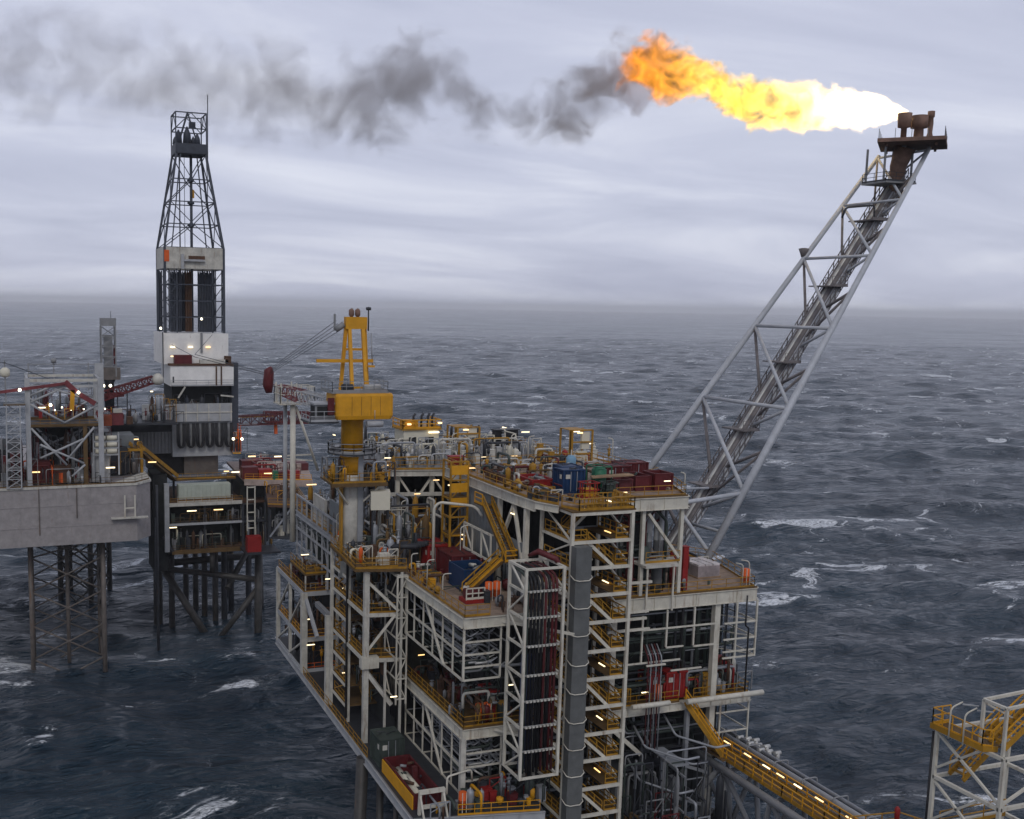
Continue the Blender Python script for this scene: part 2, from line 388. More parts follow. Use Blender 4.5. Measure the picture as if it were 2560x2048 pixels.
def make_flame():
    span = 41.
    o = hull('gas_flame', FLAME, 14, 1.9)
    tag(o, 'long roaring gas flame streaming from the flare boom tip', 'flame', None)
    m, N, L = nodes_of('flame')
    N.remove(N['Principled BSDF'])
    tcn, sx, M_, t, curve, d, dz, rr = plume_field(N, L, FLAME, span)
    def noise(scale, det, rough, dist, mul=(1, 1, 1)):
        mpn = N.new('ShaderNodeMapping'); mpn.inputs['Scale'].default_value = mul; L.new(tcn.outputs['Object'], mpn.inputs[0])
        n = N.new('ShaderNodeTexNoise'); n.inputs['Scale'].default_value = scale; n.inputs['Detail'].default_value = det
        n.inputs['Roughness'].default_value = rough; n.inputs['Distortion'].default_value = dist; L.new(mpn.outputs[0], n.inputs['Vector']); return n.outputs['Fac']
    nf = noise(.30, 6, .62, 1.1, (.75, 1, 1)); nc = noise(.15, 5, .60, 1.3, (.9, 1, 1)); cf = curve([(0, .2), (14, .35), (24, .7), (41, .95)], 1.); n1 = M_('ADD', nf, M_('MULTIPLY', M_('SUBTRACT', nc, nf), cf))
    ragged = curve([(0, .3), (4, 1.0), (12, 1.5), (20, 1.9), (28, 2.6), (41, 3.0)], 3.)
    edge = M_('ADD', M_('SUBTRACT', 1.0, d), M_('MULTIPLY', M_('SUBTRACT', n1, .5), M_('MULTIPLY', ragged, 2.1)))
    mrn = N.new('ShaderNodeMapRange'); mrn.interpolation_type = 'SMOOTHSTEP'; L.new(edge, mrn.inputs[0]); mrn.inputs[1].default_value = .0; mrn.inputs[2].default_value = .30
    gap = N.new('ShaderNodeMapRange'); gap.interpolation_type = 'SMOOTHSTEP'; n3 = noise(.19, 5, .6, 1.8, (.7, 1, 1.1)); L.new(n3, gap.inputs[0]); gap.inputs[1].default_value = .40; gap.inputs[2].default_value = .52
    gm = curve([(0, 0), (10, .1), (18, .5), (27, .85), (41, 1)], 1.)
    body = M_('MULTIPLY', mrn.outputs[0], M_('SUBTRACT', 1.0, M_('MULTIPLY', gm, M_('SUBTRACT', 1.0, gap.outputs[0]))))
    heat = curve([(0, 1.9), (3, 2.1), (9, 1.5), (14, 1.12), (20, .92), (25, .76), (29, .66), (35, .50), (41, .40)], 3.)
    n2 = noise(.30, 4, .58, 1.6)
    mv = N.new('ShaderNodeMapRange'); L.new(n2, mv.inputs[0]); mv.inputs[1].default_value = .36; mv.inputs[2].default_value = .66; mv.inputs[3].default_value = .12; mv.inputs[4].default_value = 2.1
    var = mv.outputs[0]
    stren = M_('MULTIPLY', M_('MULTIPLY', body, heat), var)
    rp_ = N.new('ShaderNodeValToRGB'); L.new(M_('MULTIPLY', heat, .5), rp_.inputs[0])
    rp_.color_ramp.elements[0].position = .05; rp_.color_ramp.elements[0].color = (1, .22, .015, 1)
    rp_.color_ramp.elements[1].position = .85; rp_.color_ramp.elements[1].color = (1, .72, .34, 1)
    e_ = rp_.color_ramp.elements.new(.24); e_.color = (1, .34, .025, 1)
    e_ = rp_.color_ramp.elements.new(.42); e_.color = (1, .62, .07, 1)
    pv = N.new('ShaderNodeVolumePrincipled')
    pv.inputs['Color'].default_value = (.05, .04, .03, 1); dn = curve([(0, .08), (8, .2), (14, .42), (22, .5), (30, .5), (41, .5)], 1.); L.new(M_('MULTIPLY', body, dn), pv.inputs['Density'])
    L.new(rp_.outputs[0], pv.inputs['Emission Color']); L.new(stren, pv.inputs['Emission Strength'])
    L.new(pv.outputs[0], N['Material Output'].inputs['Volume'])
    o.data.materials.append(m)
make_flame()
SMOKE = [(28, 9.0, 3.6), (33, 9.5, 4.8), (39, 10, 6), (43, 8.8, 6.6), (47, 7.6, 6.0), (56, 5.8, 6.0), (65, 6.3, 4.6), (76, 12.0, 8.4), (87, 13.8, 9.8), (105, 13.6, 10.4), (120, 16.2, 10.6), (150, 21.5, 12.4), (187, 29, 13.5), (233, 38, 14), (270, 44, 14)]
def make_smoke():
    span = 270.
    o = hull('smoke', SMOKE, 14, 1.35)
    tag(o, 'grey brown smoke trail drifting away from the flare flame', 'smoke', None, 'stuff')
    m, N, L = nodes_of('smoke')
    N.remove(N['Principled BSDF'])
    tcn, sx, M_, t, curve, d, dz, rr = plume_field(N, L, SMOKE, span)
    def noise(scale, det, rough, dist, off=0.):
        mpn = N.new('ShaderNodeMapping'); mpn.inputs['Location'].default_value = (off, off, 0); L.new(tcn.outputs['Object'], mpn.inputs[0])
        n = N.new('ShaderNodeTexNoise'); n.inputs['Scale'].default_value = scale; n.inputs['Detail'].default_value = det
        n.inputs['Roughness'].default_value = rough; n.inputs['Distortion'].default_value = dist; L.new(mpn.outputs[0], n.inputs['Vector']); return n.outputs['Fac']
    na = noise(.17, 6, .60, .7); nb = noise(.085, 6, .60, .5, 7.)
    mixf = curve([(33, 0), (60, .15), (90, .6), (130, 1), (270, 1)], 1.)
    n1 = M_('ADD', na, M_('MULTIPLY', M_('SUBTRACT', nb, na), mixf))
    edge = M_('ADD', M_('MULTIPLY', M_('SUBTRACT', 1.0, d), .75), M_('MULTIPLY', M_('SUBTRACT', n1, .535), 4.6))
    mrn = N.new('ShaderNodeMapRange'); mrn.interpolation_type = 'SMOOTHSTEP'; L.new(edge, mrn.inputs[0]); mrn.inputs[1].default_value = .0; mrn.inputs[2].default_value = .62
    inside = N.new('ShaderNodeMapRange'); inside.interpolation_type = 'SMOOTHSTEP'; L.new(d, inside.inputs[0]); inside.inputs[1].default_value = 1.3; inside.inputs[2].default_value = .95
    dens = curve([(33, .04), (38, .26), (44, .34), (52, .28), (62, .15), (72, .13), (88, .14), (105, .11), (130, .052), (150, .034), (190, .024), (270, .018)], .3)
    pv = N.new('ShaderNodeVolumePrincipled'); pv.inputs['Color'].default_value = (.60, .565, .55, 1); pv.inputs['Anisotropy'].default_value = .1
    L.new(M_('MULTIPLY', M_('MULTIPLY', mrn.outputs[0], dens), inside.outputs[0]), pv.inputs['Density'])
    L.new(pv.outputs[0], N['Material Output'].inputs['Volume'])
    o.data.materials.append(m)
make_smoke()
def make_haze():
    mb = MB().box(-33000, 33000, -33000, 33000, -5, 150)
    o = build(mb, 'haze', None); o['kind'] = 'stuff'; o['label'] = 'thin grey sea haze'
    m, N, L = nodes_of('haze'); N.remove(N['Principled BSDF'])
    pv = N.new('ShaderNodeVolumePrincipled'); pv.inputs['Color'].default_value = (.97, .975, .995, 1); pv.inputs['Density'].default_value = .00008
    L.new(pv.outputs[0], N['Material Output'].inputs['Volume']); o.data.materials.append(m)
make_haze()
#@@PLATFORM
# ------------------------------------------------------------------ production platform
PP = thing('production_platform', 'large white framed gas production platform crowded with pipework in the foreground', 'platform', (38, 86, 20))
def clutter(t, x0, x1, y0, y1, z, h, n, mats, seed, big=.0):
    """process equipment on a deck: vessels, pipe runs, valves, cabinets, each its own part"""
    r = random.Random(seed)
    for i in range(n):
        m = r.choice(mats); k = r.random(); x = r.uniform(x0, x1); y = r.uniform(y0, y1); hh = h * r.uniform(.35, 1)
        if k < .30:
            a = r.choice((0, 1)); l = r.uniform(1.5, 5); zz_ = z + hh
            e_ = (min(max(x + l * (1 - a) * r.choice((-1, 1)), x0), x1), min(max(y + l * a * r.choice((-1, 1)), y0), y1))
            T(t, 'pipe', m, elbow([(x, y, z), (x, y, zz_), (e_[0], e_[1], zz_ + .01), (e_[0], e_[1] + .01, z + hh * r.uniform(0, .6))]), r.uniform(.06, .16), 7)
        elif k < .48:
            rr_ = r.uniform(.18, .45)
            build(MB().lathe((x, y, z), [(0, rr_ * .5), (.2, rr_ * .5), (.25, rr_), (hh * .8, rr_), (hh * .9, rr_ * .7), (hh * .93, rr_ * .2), (hh, rr_ * .2)], 10), 'vessel', m, t)
        elif k < .64:
            w = r.uniform(.3, .9); d_ = r.uniform(.3, .9)
            mb = MB().box(x - w / 2, x + w / 2, y - d_ / 2, y + d_ / 2, z, z + hh * .7)
            mb.box(x - w / 2 - .04, x + w / 2 + .04, y - d_ / 2 - .04, y + d_ / 2 + .04, z + hh * .7 + .002, z + hh * .7 + .07)
            mb.box(x - w * .35, x + w * .35, y - d_ / 2 - .03, y - d_ / 2 - .003, z + hh * .2, z + hh * .5)
            build(mb, 'cabinet', m, t)
        elif k < .80:
            mb = MB().tube([(x, y, z), (x, y, z + hh)], .05, 6)
            mb.tube([(x, y, z + hh * .5), (x + .01, y, z + hh * .75)], .18, 9); mb.tube([(x - .22, y, z + hh * .8), (x + .22, y, z + hh * .8)], .13, 8)
            mb.tube([(x, y, z + hh), (x, y + .01, z + hh + .06)], .22, 10)
            build(mb, 'valve', m, t)
        else:
            l = r.uniform(1, 2.2); mb = MB()
            for q in (0, l): mb.beam((x + q, y, z), (x + q, y, z + hh), .09)
            mb.beam((x, y, z + hh), (x + l, y, z + hh), .1); mb.beam((x, y, z + hh * .5), (x + l, y, z + hh), .06)
            build(mb, 'pipe_support', m, t)
def rackpipes(t, x, y0, y1, zs, m, r=.07, jit=.12, seed=1):
    g = random.Random(seed)
    for z in zs:
        a = y0 + g.uniform(0, 1.5); b = y1 - g.uniform(0, 1.5); xx = x + g.uniform(-jit, jit)
        T(t, 'pipe', m, elbow([(xx + g.choice((.6, -.2)), a, z + g.uniform(-.8, .8)), (xx, a, z), (xx, b, z), (xx + .5, b, z + g.uniform(-.6, .9))]), r * g.uniform(.7, 1.4), 6)

# decks
D38 = [(38, 86.5), (47.1, 86.5), (47.1, 90.6), (54.1, 90.6), (54.1, 88), (71.2, 88), (74.3, 100), (71, 104), (71, 141), (36.3, 141), (36.3, 113), (38, 113)]
build(MB().prism(D38, 37.62, 37.9), 'deck', tan, PP)
D26 = [(38.9, 88.2), (47.1, 88.2), (47.1, 90.6), (54.1, 90.6), (54.1, 88), (71.2, 88), (71.2, 141), (37.6, 141), (37.6, 104), (38.9, 104)]
build(MB().prism(D26, 26.1, 26.4), 'deck', brownyel, PP)
D20 = [(32.9, 85.3), (44.9, 83.0), (46.4, 88.6), (71, 88.6), (71, 141), (33.5, 141)]
build(MB().prism(D20, 19.7, 19.95), 'deck', dark, PP)
D48 = [(46, 93), (46.2, 89.2), (47.3, 86.6), (54.1, 86.6), (54.1, 88), (62.2, 88), (64, 93), (64.6, 111), (46, 111)]
build(MB().prism(D48, 47.5, 47.9), 'deck', tan, PP)
build(MB().prism([(40.4, 115.8), (66, 111.2), (66.5, 138), (40.4, 139)], 46.7, 47.05), 'deck', grey, PP)
# edge girders
def girder(p, q, h=.9, m=white, name='edge_girder'):
    p = Vector(p); q = Vector(q); d = (q - p).normalized(); n = Vector((d.y, -d.x, 0)) * .12; mb = MB(); z = Vector((0, 0, h))
    mb.beam(p - z / 2, q - z / 2, .06, h)
    for o in (Vector((0, 0, -.03)), Vector((0, 0, -h + .03))): mb.beam(p + o + n * .5, q + o + n * .5, .26, .06)
    k = max(2, int((q - p).length / 2.2))
    for i in range(1, k): c = p.lerp(q, i / k) + n * .35; mb.beam(c, c - z, .05, .16)
    return build(mb, name, m, PP)
girder((37.9, 104, 37.95), (37.9, 86.5, 37.95), 1.0); girder((37.9, 86.4, 37.95), (47.1, 86.4, 37.95), 1.0)
girder((54.1, 87.9, 37.95), (71.2, 87.9, 37.95), 1.35); girder((71.3, 88, 37.95), (74.4, 100, 37.95), 1.2)
girder((38.8, 104, 26.6), (38.8, 88.2, 26.6), 1.0); girder((38.8, 88.1, 26.6), (47.1, 88.1, 26.6), 1.0)
girder((54.1, 87.9, 26.7), (71.2, 87.9, 26.7), .85); girder((71.3, 88, 26.7), (71.3, 104, 26.7), .85)
girder((33.4, 141, 20.05), (32.8, 85.3, 20.05), .9, lgrey); girder((32.9, 85.2, 20.05), (45, 82.9, 20.05), .9, lgrey)
girder((45.95, 111, 47.9), (45.95, 93, 47.9), 1.0, offwhite); girder((45.95, 93, 47.9), (46.15, 89.1, 47.9), 1.0, white); girder((46.1, 89.1, 47.9), (47.2, 86.5, 47.9), .7)
girder((54.1, 87.9, 47.9), (62.3, 87.9, 47.9), 1.25); girder((62.3, 87.9, 47.9), (64.1, 93, 47.9), 1.1); girder((64.1, 93, 47.9), (64.7, 111, 47.9), 1.0)
girder((40.3, 115.7, 47.05), (50.4, 113.9, 47.05), .7, offwhite)
# columns
for p, q, w in (((66.7, 88.35, 37.0), (66.7, 88.35, 12), .64), ((57.5, 88.3, 46.6), (57.5, 88.3, 38), .36), ((61.9, 88.3, 46.6), (61.9, 88.3, 38), .36), ((38.4, 87.1, 26.1), (38.4, 87.1, 20), .5),
                ((46.2, 91.0, 46.8), (46.2, 91.0, 38), .45), ((46.2, 97, 46.8), (46.2, 97, 38), .4), ((55.2, 89.2, 36.6), (55.2, 89.2, 12), .6), ((46.4, 90.5, 36.8), (46.4, 90.5, 20), .6), ((70.9, 102, 37), (70.9, 102, 20), .7),
                ((42, 116.2, 46.3), (42, 116.2, 38), .45), ((46, 115.4, 46.3), (46, 115.4, 38), .45), ((50, 114.6, 46.3), (50, 114.6, 38), .45), ((38.6, 112, 48.2), (38.6, 112, 38), .5)):
    B(PP, 'column', white if p[0] > 40 else offwhite, p, q, w)
# braces
for p, q, w in (((46.1, 93.6, 46.8), (46.1, 97, 41.5), .3), ((46.1, 93.6, 46.8), (46.1, 90.6, 39.6), .3), ((58, 88.2, 46.3), (61.7, 88.2, 41.7), .28), ((42, 116, 46.3), (44, 115.6, 43.3), .25), ((46, 115.2, 46.3), (44, 115.6, 43.3), .25),
                ((46, 115.2, 46.3), (48, 114.8, 43.3), .25), ((50, 114.4, 46.3), (48, 114.8, 43.3), .25), ((54.6, 88.6, 25), (58.5, 88.4, 21.5), .4), ((41.5, 86.6, 37.4), (46.9, 82.2, 36.9), .22), ((42, 88, 26.3), (46.6, 84.3, 25.7), .22)):
    B(PP, 'brace', white, p, q, w)
for z in (44.2,): B(PP, 'beam', offwhite, (40.8, 115.6, z), (50.2, 114, z), .35, .4)
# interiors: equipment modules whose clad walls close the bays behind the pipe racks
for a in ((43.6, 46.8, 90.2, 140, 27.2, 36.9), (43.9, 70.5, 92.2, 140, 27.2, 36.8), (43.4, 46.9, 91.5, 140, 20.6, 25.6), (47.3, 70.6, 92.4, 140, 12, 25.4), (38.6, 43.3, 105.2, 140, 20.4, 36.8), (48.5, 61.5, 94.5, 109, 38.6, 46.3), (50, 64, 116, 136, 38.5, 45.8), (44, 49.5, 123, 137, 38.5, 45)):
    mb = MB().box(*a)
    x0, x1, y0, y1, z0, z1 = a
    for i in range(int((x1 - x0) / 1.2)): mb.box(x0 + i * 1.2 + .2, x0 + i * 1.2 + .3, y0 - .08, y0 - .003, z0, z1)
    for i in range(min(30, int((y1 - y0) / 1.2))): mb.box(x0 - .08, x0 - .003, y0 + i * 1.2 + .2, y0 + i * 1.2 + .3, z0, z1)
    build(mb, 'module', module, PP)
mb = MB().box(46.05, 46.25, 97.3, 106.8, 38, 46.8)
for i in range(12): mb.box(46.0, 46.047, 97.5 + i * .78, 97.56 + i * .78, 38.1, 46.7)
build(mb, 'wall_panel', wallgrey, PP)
X(PP, 'wall_panel', wallgrey, 46.0, 46.3, 91.6, 95.4, 38, 43.3)
# pipework bays seen through the frames
def bay(x0, x1, y, z0, z1, nh, nv, mats, seed):
    g = random.Random(seed)
    for i in range(nh):
        z = g.uniform(z0 + .4, z1 - .2); a = g.uniform(x0, x0 + (x1 - x0) * .4); b = g.uniform(x0 + (x1 - x0) * .5, x1); yy = y + g.uniform(0, 1.3)
        T(PP, 'pipe', g.choice(mats), elbow([(a, yy + .6, z + g.uniform(-1, 1)), (a, yy, z), (b, yy, z), (b, yy, z + g.choice((-1, 1)) * g.uniform(.6, 2.2))]), g.uniform(.06, .17), 7)
    for i in range(nv):
        x = g.uniform(x0, x1); yy = y + g.uniform(0, 1.2)
        T(PP, 'pipe', g.choice(mats), elbow([(x, yy, z0 + .05), (x, yy, z1 - g.uniform(.3, 1.5)), (x + g.uniform(-2, 2), yy + .2, z1 - .1)]), g.uniform(.07, .2), 7)
pg = [dgreen, dgreen, dark, galv]
bay(54.5, 70.5, 89.2, 27, 36.9, 26, 20, pg, 11); bay(54.5, 70.5, 89.4, 20.2, 25.8, 16, 12, pg, 12); bay(54.5, 61.5, 89.4, 38.3, 46.4, 10, 18, [dgreen, grey, dgreen, maroon], 13)
bay(42, 46.4, 89.3, 27, 36.9, 10, 10, pg, 14); bay(42, 46.4, 90, 20.2, 25.8, 8, 6, pg, 15)
# vertical vessels on the right of the stair tower
for x, y, r_, z0, z1, m in ((59.3, 90.4, .62, 41.2, 46.6, grey), (60.9, 90.6, .5, 41.2, 46.6, lgrey), (56.2, 90.6, .55, 38.2, 45.8, duct_m), (58.6, 89.9, .75, 38, 42.8, dgreen), (60.2, 89.6, .55, 38, 40.6, duct_m), (57.0, 89.2, .22, 35, 41.8, dred), (62.8, 90.6, .35, 38, 41.8, red), (57.4, 91.3, .4, 41, 46.8, dgreen), (62, 91.6, .45, 41.2, 46.8, dark)):
    build(MB().lathe((x, y, z0), [(0, r_), ((z1 - z0) * .33, r_), ((z1 - z0) * .335, r_ * 1.07), ((z1 - z0) * .35, r_ * 1.07), ((z1 - z0) * .355, r_), (z1 - z0 - r_ * .4, r_), (z1 - z0 - .05, r_ * .6), (z1 - z0, r_ * .2)], 16), 'vessel', m, PP)
# small landing to the right of the stair tower
mb = MB().prism([(57.3, 87.1), (61, 87.1), (62.4, 90), (57.3, 90)], 41.05, 41.3); build(mb, 'landing', offwhite, PP)
RAIL(PP, [(57.9, 88.1, 41.3), (61.8, 88.1, 41.3)])
for x in (57.6, 60.6): B(PP, 'post', white, (x, 87.25, 41), (x, 87.25, 36.6), .16)
for z, a, b in ((39.9, 53.9, 57.7), (37.0, 53.9, 57.5), (36.3, 54, 57.3), (35.2, 53, 57.7)): B(PP, 'beam', white, (a, 86.6, z), (b, 86.6, z), .2, .24)
# frames hung on the right front
for x, z0, z1 in ((57.5, 31.3, 36.2), (60.3, 32.8, 36.6), (63.5, 32.7, 36.6), (71.05, 30.9, 36.8), (68.6, 30.9, 36.8)): B(PP, 'post', white, (x, 87.5, z0), (x, 87.5, z1), .16)
for z, a, b in ((34.75, 57.5, 66.3), (32.75, 60.3, 62.3), (32.6, 63.5, 66.2), (31.4, 55, 62), (30.3, 61.0, 64.6), (34.6, 67.1, 71.1), (32.9, 67.1, 71.1), (31.6, 67.1, 71.1), (30.95, 67.1, 71.1)): B(PP, 'beam', white, (a, 87.45, z), (b, 87.45, z), .15)
for z in (34.6, 32.9, 31.0):
    B(PP, 'beam', white, (71.05, 87.5, z), (71.05, 92.5, z), .13); B(PP, 'brace', white, (67.3, 92, z), (71, 87.6, z), .1)
for x, z0, z1 in ((71, 21, 26), (67.5, 21, 26)): B(PP, 'post', white, (x, 87.8, z0), (x, 87.8, z1), .14)
for z in (25.0, 22.9, 21.3): B(PP, 'beam', white, (67, 87.8, z), (71, 87.8, z), .13); B(PP, 'beam', white, (71, 87.8, z), (71, 92, z), .13)
T(PP, 'pipe', black, elbow([(69.6, 87.3, 37.4), (69.6, 87.3, 34.2), (70.0, 87.3, 34.0), (70.0, 87.3, 27)]), .09, 7)
T(PP, 'pipe', black, elbow([(62.9, 88.6, 38), (62.9, 88.6, 34.2), (62.9, 88.9, 31), (62.9, 88.9, 29.4)]), .16, 7)
# light beams in front of the middle deck
build(MB().tube([(55.9, 86.2, 27.5), (60.2, 86.2, 27.5)], .26, 10), 'bumper_beam', white, PP)
build(MB().tube([(62.1, 86.0, 27.45), (71.2, 86.0, 27.45)], .28, 10), 'bumper_beam', white, PP)
for x in (56.4, 59.8, 62.6, 66, 69.8): B(PP, 'bracket', white, (x, 86.2, 27.45), (x, 87.9, 26.8), .2)
# bundle of small tubes down the front
for i, x in enumerate((58.2, 58.5, 58.8, 59.1, 59.4, 59.7)): T(PP, 'pipe', galv if i % 2 else maroon, elbow([(x, 88.2, 33.0), (x, 87.3, 32.0), (x, 87.2, 31.6), (x, 87.2, 22.8 - .2 * i)]), .07, 6)
B(PP, 'beam', white, (57.9, 87.1, 31.2), (60.1, 87.1, 31.2), .16); B(PP, 'beam', white, (57.9, 87.1, 27.2), (60.1, 87.1, 27.2), .16)
# railings
RAIL(PP, [(38.1, 104, 37.95), (38.1, 86.7, 37.95), (40.6, 86.7, 37.95)]); RAIL(PP, [(54.3, 88.2, 37.95), (62.4, 88.2, 37.95), (71.1, 88.2, 37.95), (74.1, 99.8, 37.95), (71, 104, 37.95)])
RAIL(PP, [(39.0, 104, 26.6), (39.0, 88.4, 26.6), (46.6, 88.4, 26.6)]); RAIL(PP, [(54.4, 88.2, 26.7), (62.6, 88.2, 26.7)]); RAIL(PP, [(64.4, 88.2, 26.7), (71.1, 88.2, 26.7), (71.1, 103, 26.7)])
RAIL(PP, [(46.1, 110.8, 47.9), (46.15, 93, 47.9), (46.3, 89.2, 47.9), (47.3, 86.8, 47.9)]); RAIL(PP, [(54.2, 88.1, 47.9), (62.1, 88.1, 47.9), (63.9, 93, 47.9), (64.5, 110.9, 47.9), (46.2, 110.9, 47.9)])
RAIL(PP, [(40.5, 115.9, 47.05), (65.9, 111.4, 47.05), (66.3, 137.8, 47.05)]); RAIL(PP, [(33.1, 125, 19.95), (33.0, 99, 19.95)]); RAIL(PP, [(37, 84.6, 19.95), (44.6, 83.2, 19.95)], orange_y)
# yellow kick strips that edge the decks
for p, q in (((54.3, 87.86, 38.0), (71.2, 87.86, 38.0)), ((54.3, 87.86, 26.75), (71.2, 87.86, 26.75)), ((38.8, 88.05, 26.65), (46.8, 88.05, 26.65)), ((54.2, 87.86, 47.95), (62.2, 87.86, 47.95))): B(PP, 'kick_plate', brownyel, p, q, .05, .28)
# rooftop and mid-deck equipment
wm = [silver, offwhite, lgrey, cream, galv, white]
clutter(PP, 41.5, 63, 118, 136, 47.05, 2.6, 78, wm + [grey], 21); clutter(PP, 41, 52, 116.3, 121, 47.05, 1.9, 26, wm, 22)
clutter(PP, 36.8, 43, 108, 117, 37.9, 4.4, 34, [dgreen, grey, yellow, cream, galv, offwhite, dark], 23); clutter(PP, 43.2, 45.8, 104, 114, 37.9, 5.5, 22, [dgreen, dark, grey, yellow, brownyel], 24)
clutter(PP, 66.6, 78, 126, 136, 44.6, 3.2, 22, wm + [yellow, red], 25); clutter(PP, 47, 53, 99, 109.5, 47.9, 1.1, 14, [lgrey, yellow, silver, dred, brownyel], 26); clutter(PP, 54, 63, 104, 110, 47.9, 1.6, 14, [silver, yellow, red, offwhite, yellow], 27)
build(MB().prism([(66.5, 112), (79, 118), (79, 137), (66.5, 137)], 44.2, 44.5), 'deck', grey, PP); RAIL(PP, [(66.6, 112.2, 44.5), (78.9, 118.2, 44.5), (78.9, 136.8, 44.5)])
clutter(PP, 38.6, 41.2, 93, 103.5, 37.95, 1.3, 26, [dred, grey, dark, yellow, rusty, offwhite, dgreen, orange_y], 201); clutter(PP, 42, 45.8, 87.2, 91, 37.95, 1.6, 16, [dred, dark, grey, rusty, white, orange], 202); clutter(PP, 44.6, 46.9, 94, 103, 37.95, 3.0, 26, [dred, grey, dgreen, dark, rusty, offwhite], 203)
clutter(PP, 39.6, 43.4, 89, 104, 26.45, 2.4, 54, [dgreen, dark, dred, grey, rusty, yellow, dark], 204); clutter(PP, 55, 70.5, 89, 91.8, 26.75, 2.6, 46, [dgreen, dark, grey, rusty, yellow, red, dark, galv], 205); clutter(PP, 66, 73, 96.5, 102.5, 37.95, 1.2, 14, [grey, yellow, rusty, offwhite, dark], 206); clutter(PP, 63, 66, 89, 99, 37.95, 3.0, 22, [dgreen, grey, dark, galv, dred], 207)
clutter(PP, 47.2, 62, 90.4, 104, 47.92, .9, 56, [rusty, yellow, grey, dark, dred, tan, orange_y], 208); clutter(PP, 46.6, 50, 88, 96, 47.92, .8, 18, [rusty, yellow, grey, dark], 209); clutter(PP, 34, 46, 84.4, 88, 19.97, 2.0, 30, [dgreen, dark, dred, rusty, galv, orange_y], 210); clutter(PP, 37.2, 42.5, 105.5, 116, 37.95, 3.4, 44, [dgreen, grey, dark, yellow, rusty, offwhite, galv], 211)
clutter(PP, 36.6, 39.6, 117, 140, 37.95, 4.2, 56, [dark, grey, dgreen, rusty, yellow, galv, lgrey], 212); clutter(PP, 39.8, 44, 122, 136, 38, 8.5, 40, [dark, grey, dgreen, rusty, galv, yellow], 213); clutter(PP, 40.8, 64, 116.5, 123, 47.05, 3.0, 60, [silver, offwhite, lgrey, galv, cream, yellow, dark], 214); clutter(PP, 36.6, 38.2, 116, 140, 33.3, 3.8, 40, [dark, dgreen, grey, galv], 215)
gm = [yellow, dgreen, grey, dark, rusty, galv, brownyel, offwhite]
clutter(PP, 36.4, 45.5, 105, 121, 37.95, 7.0, 90, gm, 401); clutter(PP, 47, 62, 97.5, 109.5, 47.92, 1.9, 60, gm + [silver, dred], 402); clutter(PP, 46.4, 49.5, 89, 98, 47.92, 1.2, 22, gm, 403); clutter(PP, 33.8, 37.4, 103.4, 114, 38.95, 2.2, 26, gm + [orange, white], 404)
for k in (36.5, 34.0, 31.6, 29.1, 26.6, 24.1): clutter(PP, 34.2, 37.2, 103.4, 114, k, 2.1, 16, [dgreen, dark, rusty, grey, brownyel, galv], int(k * 10))
clutter(PP, 39, 46.5, 89, 92, 26.45, 3.4, 26, gm, 405); clutter(PP, 64, 70.8, 88.6, 91.8, 26.75, 3.6, 26, gm, 406); clutter(PP, 40.8, 66, 123, 137, 47.05, 2.4, 70, [silver, offwhite, lgrey, cream] + gm, 407)
T(PP, 'pipe', white, elbow([(41.6, 103.5, 38), (41.6, 103.5, 44.9), (42.2, 103.4, 45.4), (45.9, 102.4, 45.0), (46.0, 100.8, 44.2)], 4, .8), .16, 8)
for i, x in enumerate((36.4, 36.8, 37.2)): T(PP, 'pipe', dgreen, [(x, 145 - i, 36.6 - i * .8), (x, 115, 36.6 - i * .8)], .16, 7)
# pipe rollers and reel on the mid deck
for i in range(4): T(PP, 'pipe', dark, [(37.2 + i * .5, 106.6, 40.2 + .08 * i), (40.2 + i * .4, 104.5, 40.5 + .08 * i)], .28, 9)
# left flank gallery
girder((36.2, 141, 37.9), (36.2, 115, 37.9), .7, lgrey)
for i in range(11):
    y = 115.2 + i * 2.55; B(PP, 'post', lgrey, (36.25, y, 40.0), (36.25, y, 30.6), .2)
for z in (40.0, 35.5, 33.2): B(PP, 'beam', lgrey, (36.25, 141, z), (36.25, 115, z), .18, .26)
for i in range(0, 10, 2): B(PP, 'brace', galv, (36.3, 115.2 + i * 2.55, 33.2), (36.3, 117.7 + i * 2.55, 37.2), .14)
RAIL(PP, [(36.4, 141, 37.9), (36.4, 115, 37.9)])
X(PP, 'wall_panel', wallgrey, 36.6, 36.8, 118, 126, 37.9, 42.0); X(PP, 'wall_panel', offwhite, 36.4, 36.7, 127.5, 133, 38.0, 41.6)
# legs of the jacket and a few of its tubes
for p, q, r_ in (((32.9, 100.2, 19.6), (31.5, 99.0, -12), .65), ((34.6, 99.4, 19.6), (34.4, 99.0, -12), .38), ((35.3, 96.5, 19.6), (35.3, 96.3, -12), .25), ((38, 92, 19.6), (37.2, 91, -12), .6), ((60, 92, 19.6), (61, 91, -12), .8), ((48, 132, 19.6), (48, 133, -12), .8), ((66, 132, 19.6), (67, 133, -12), .8)):
    build(MB().tube([p, q], r_, 14), 'jacket_leg', jacket, PP)
B(PP, 'wall_panel', dark, (33.4, 128, 19.3), (33.4, 100, 19.3), .2, .4)
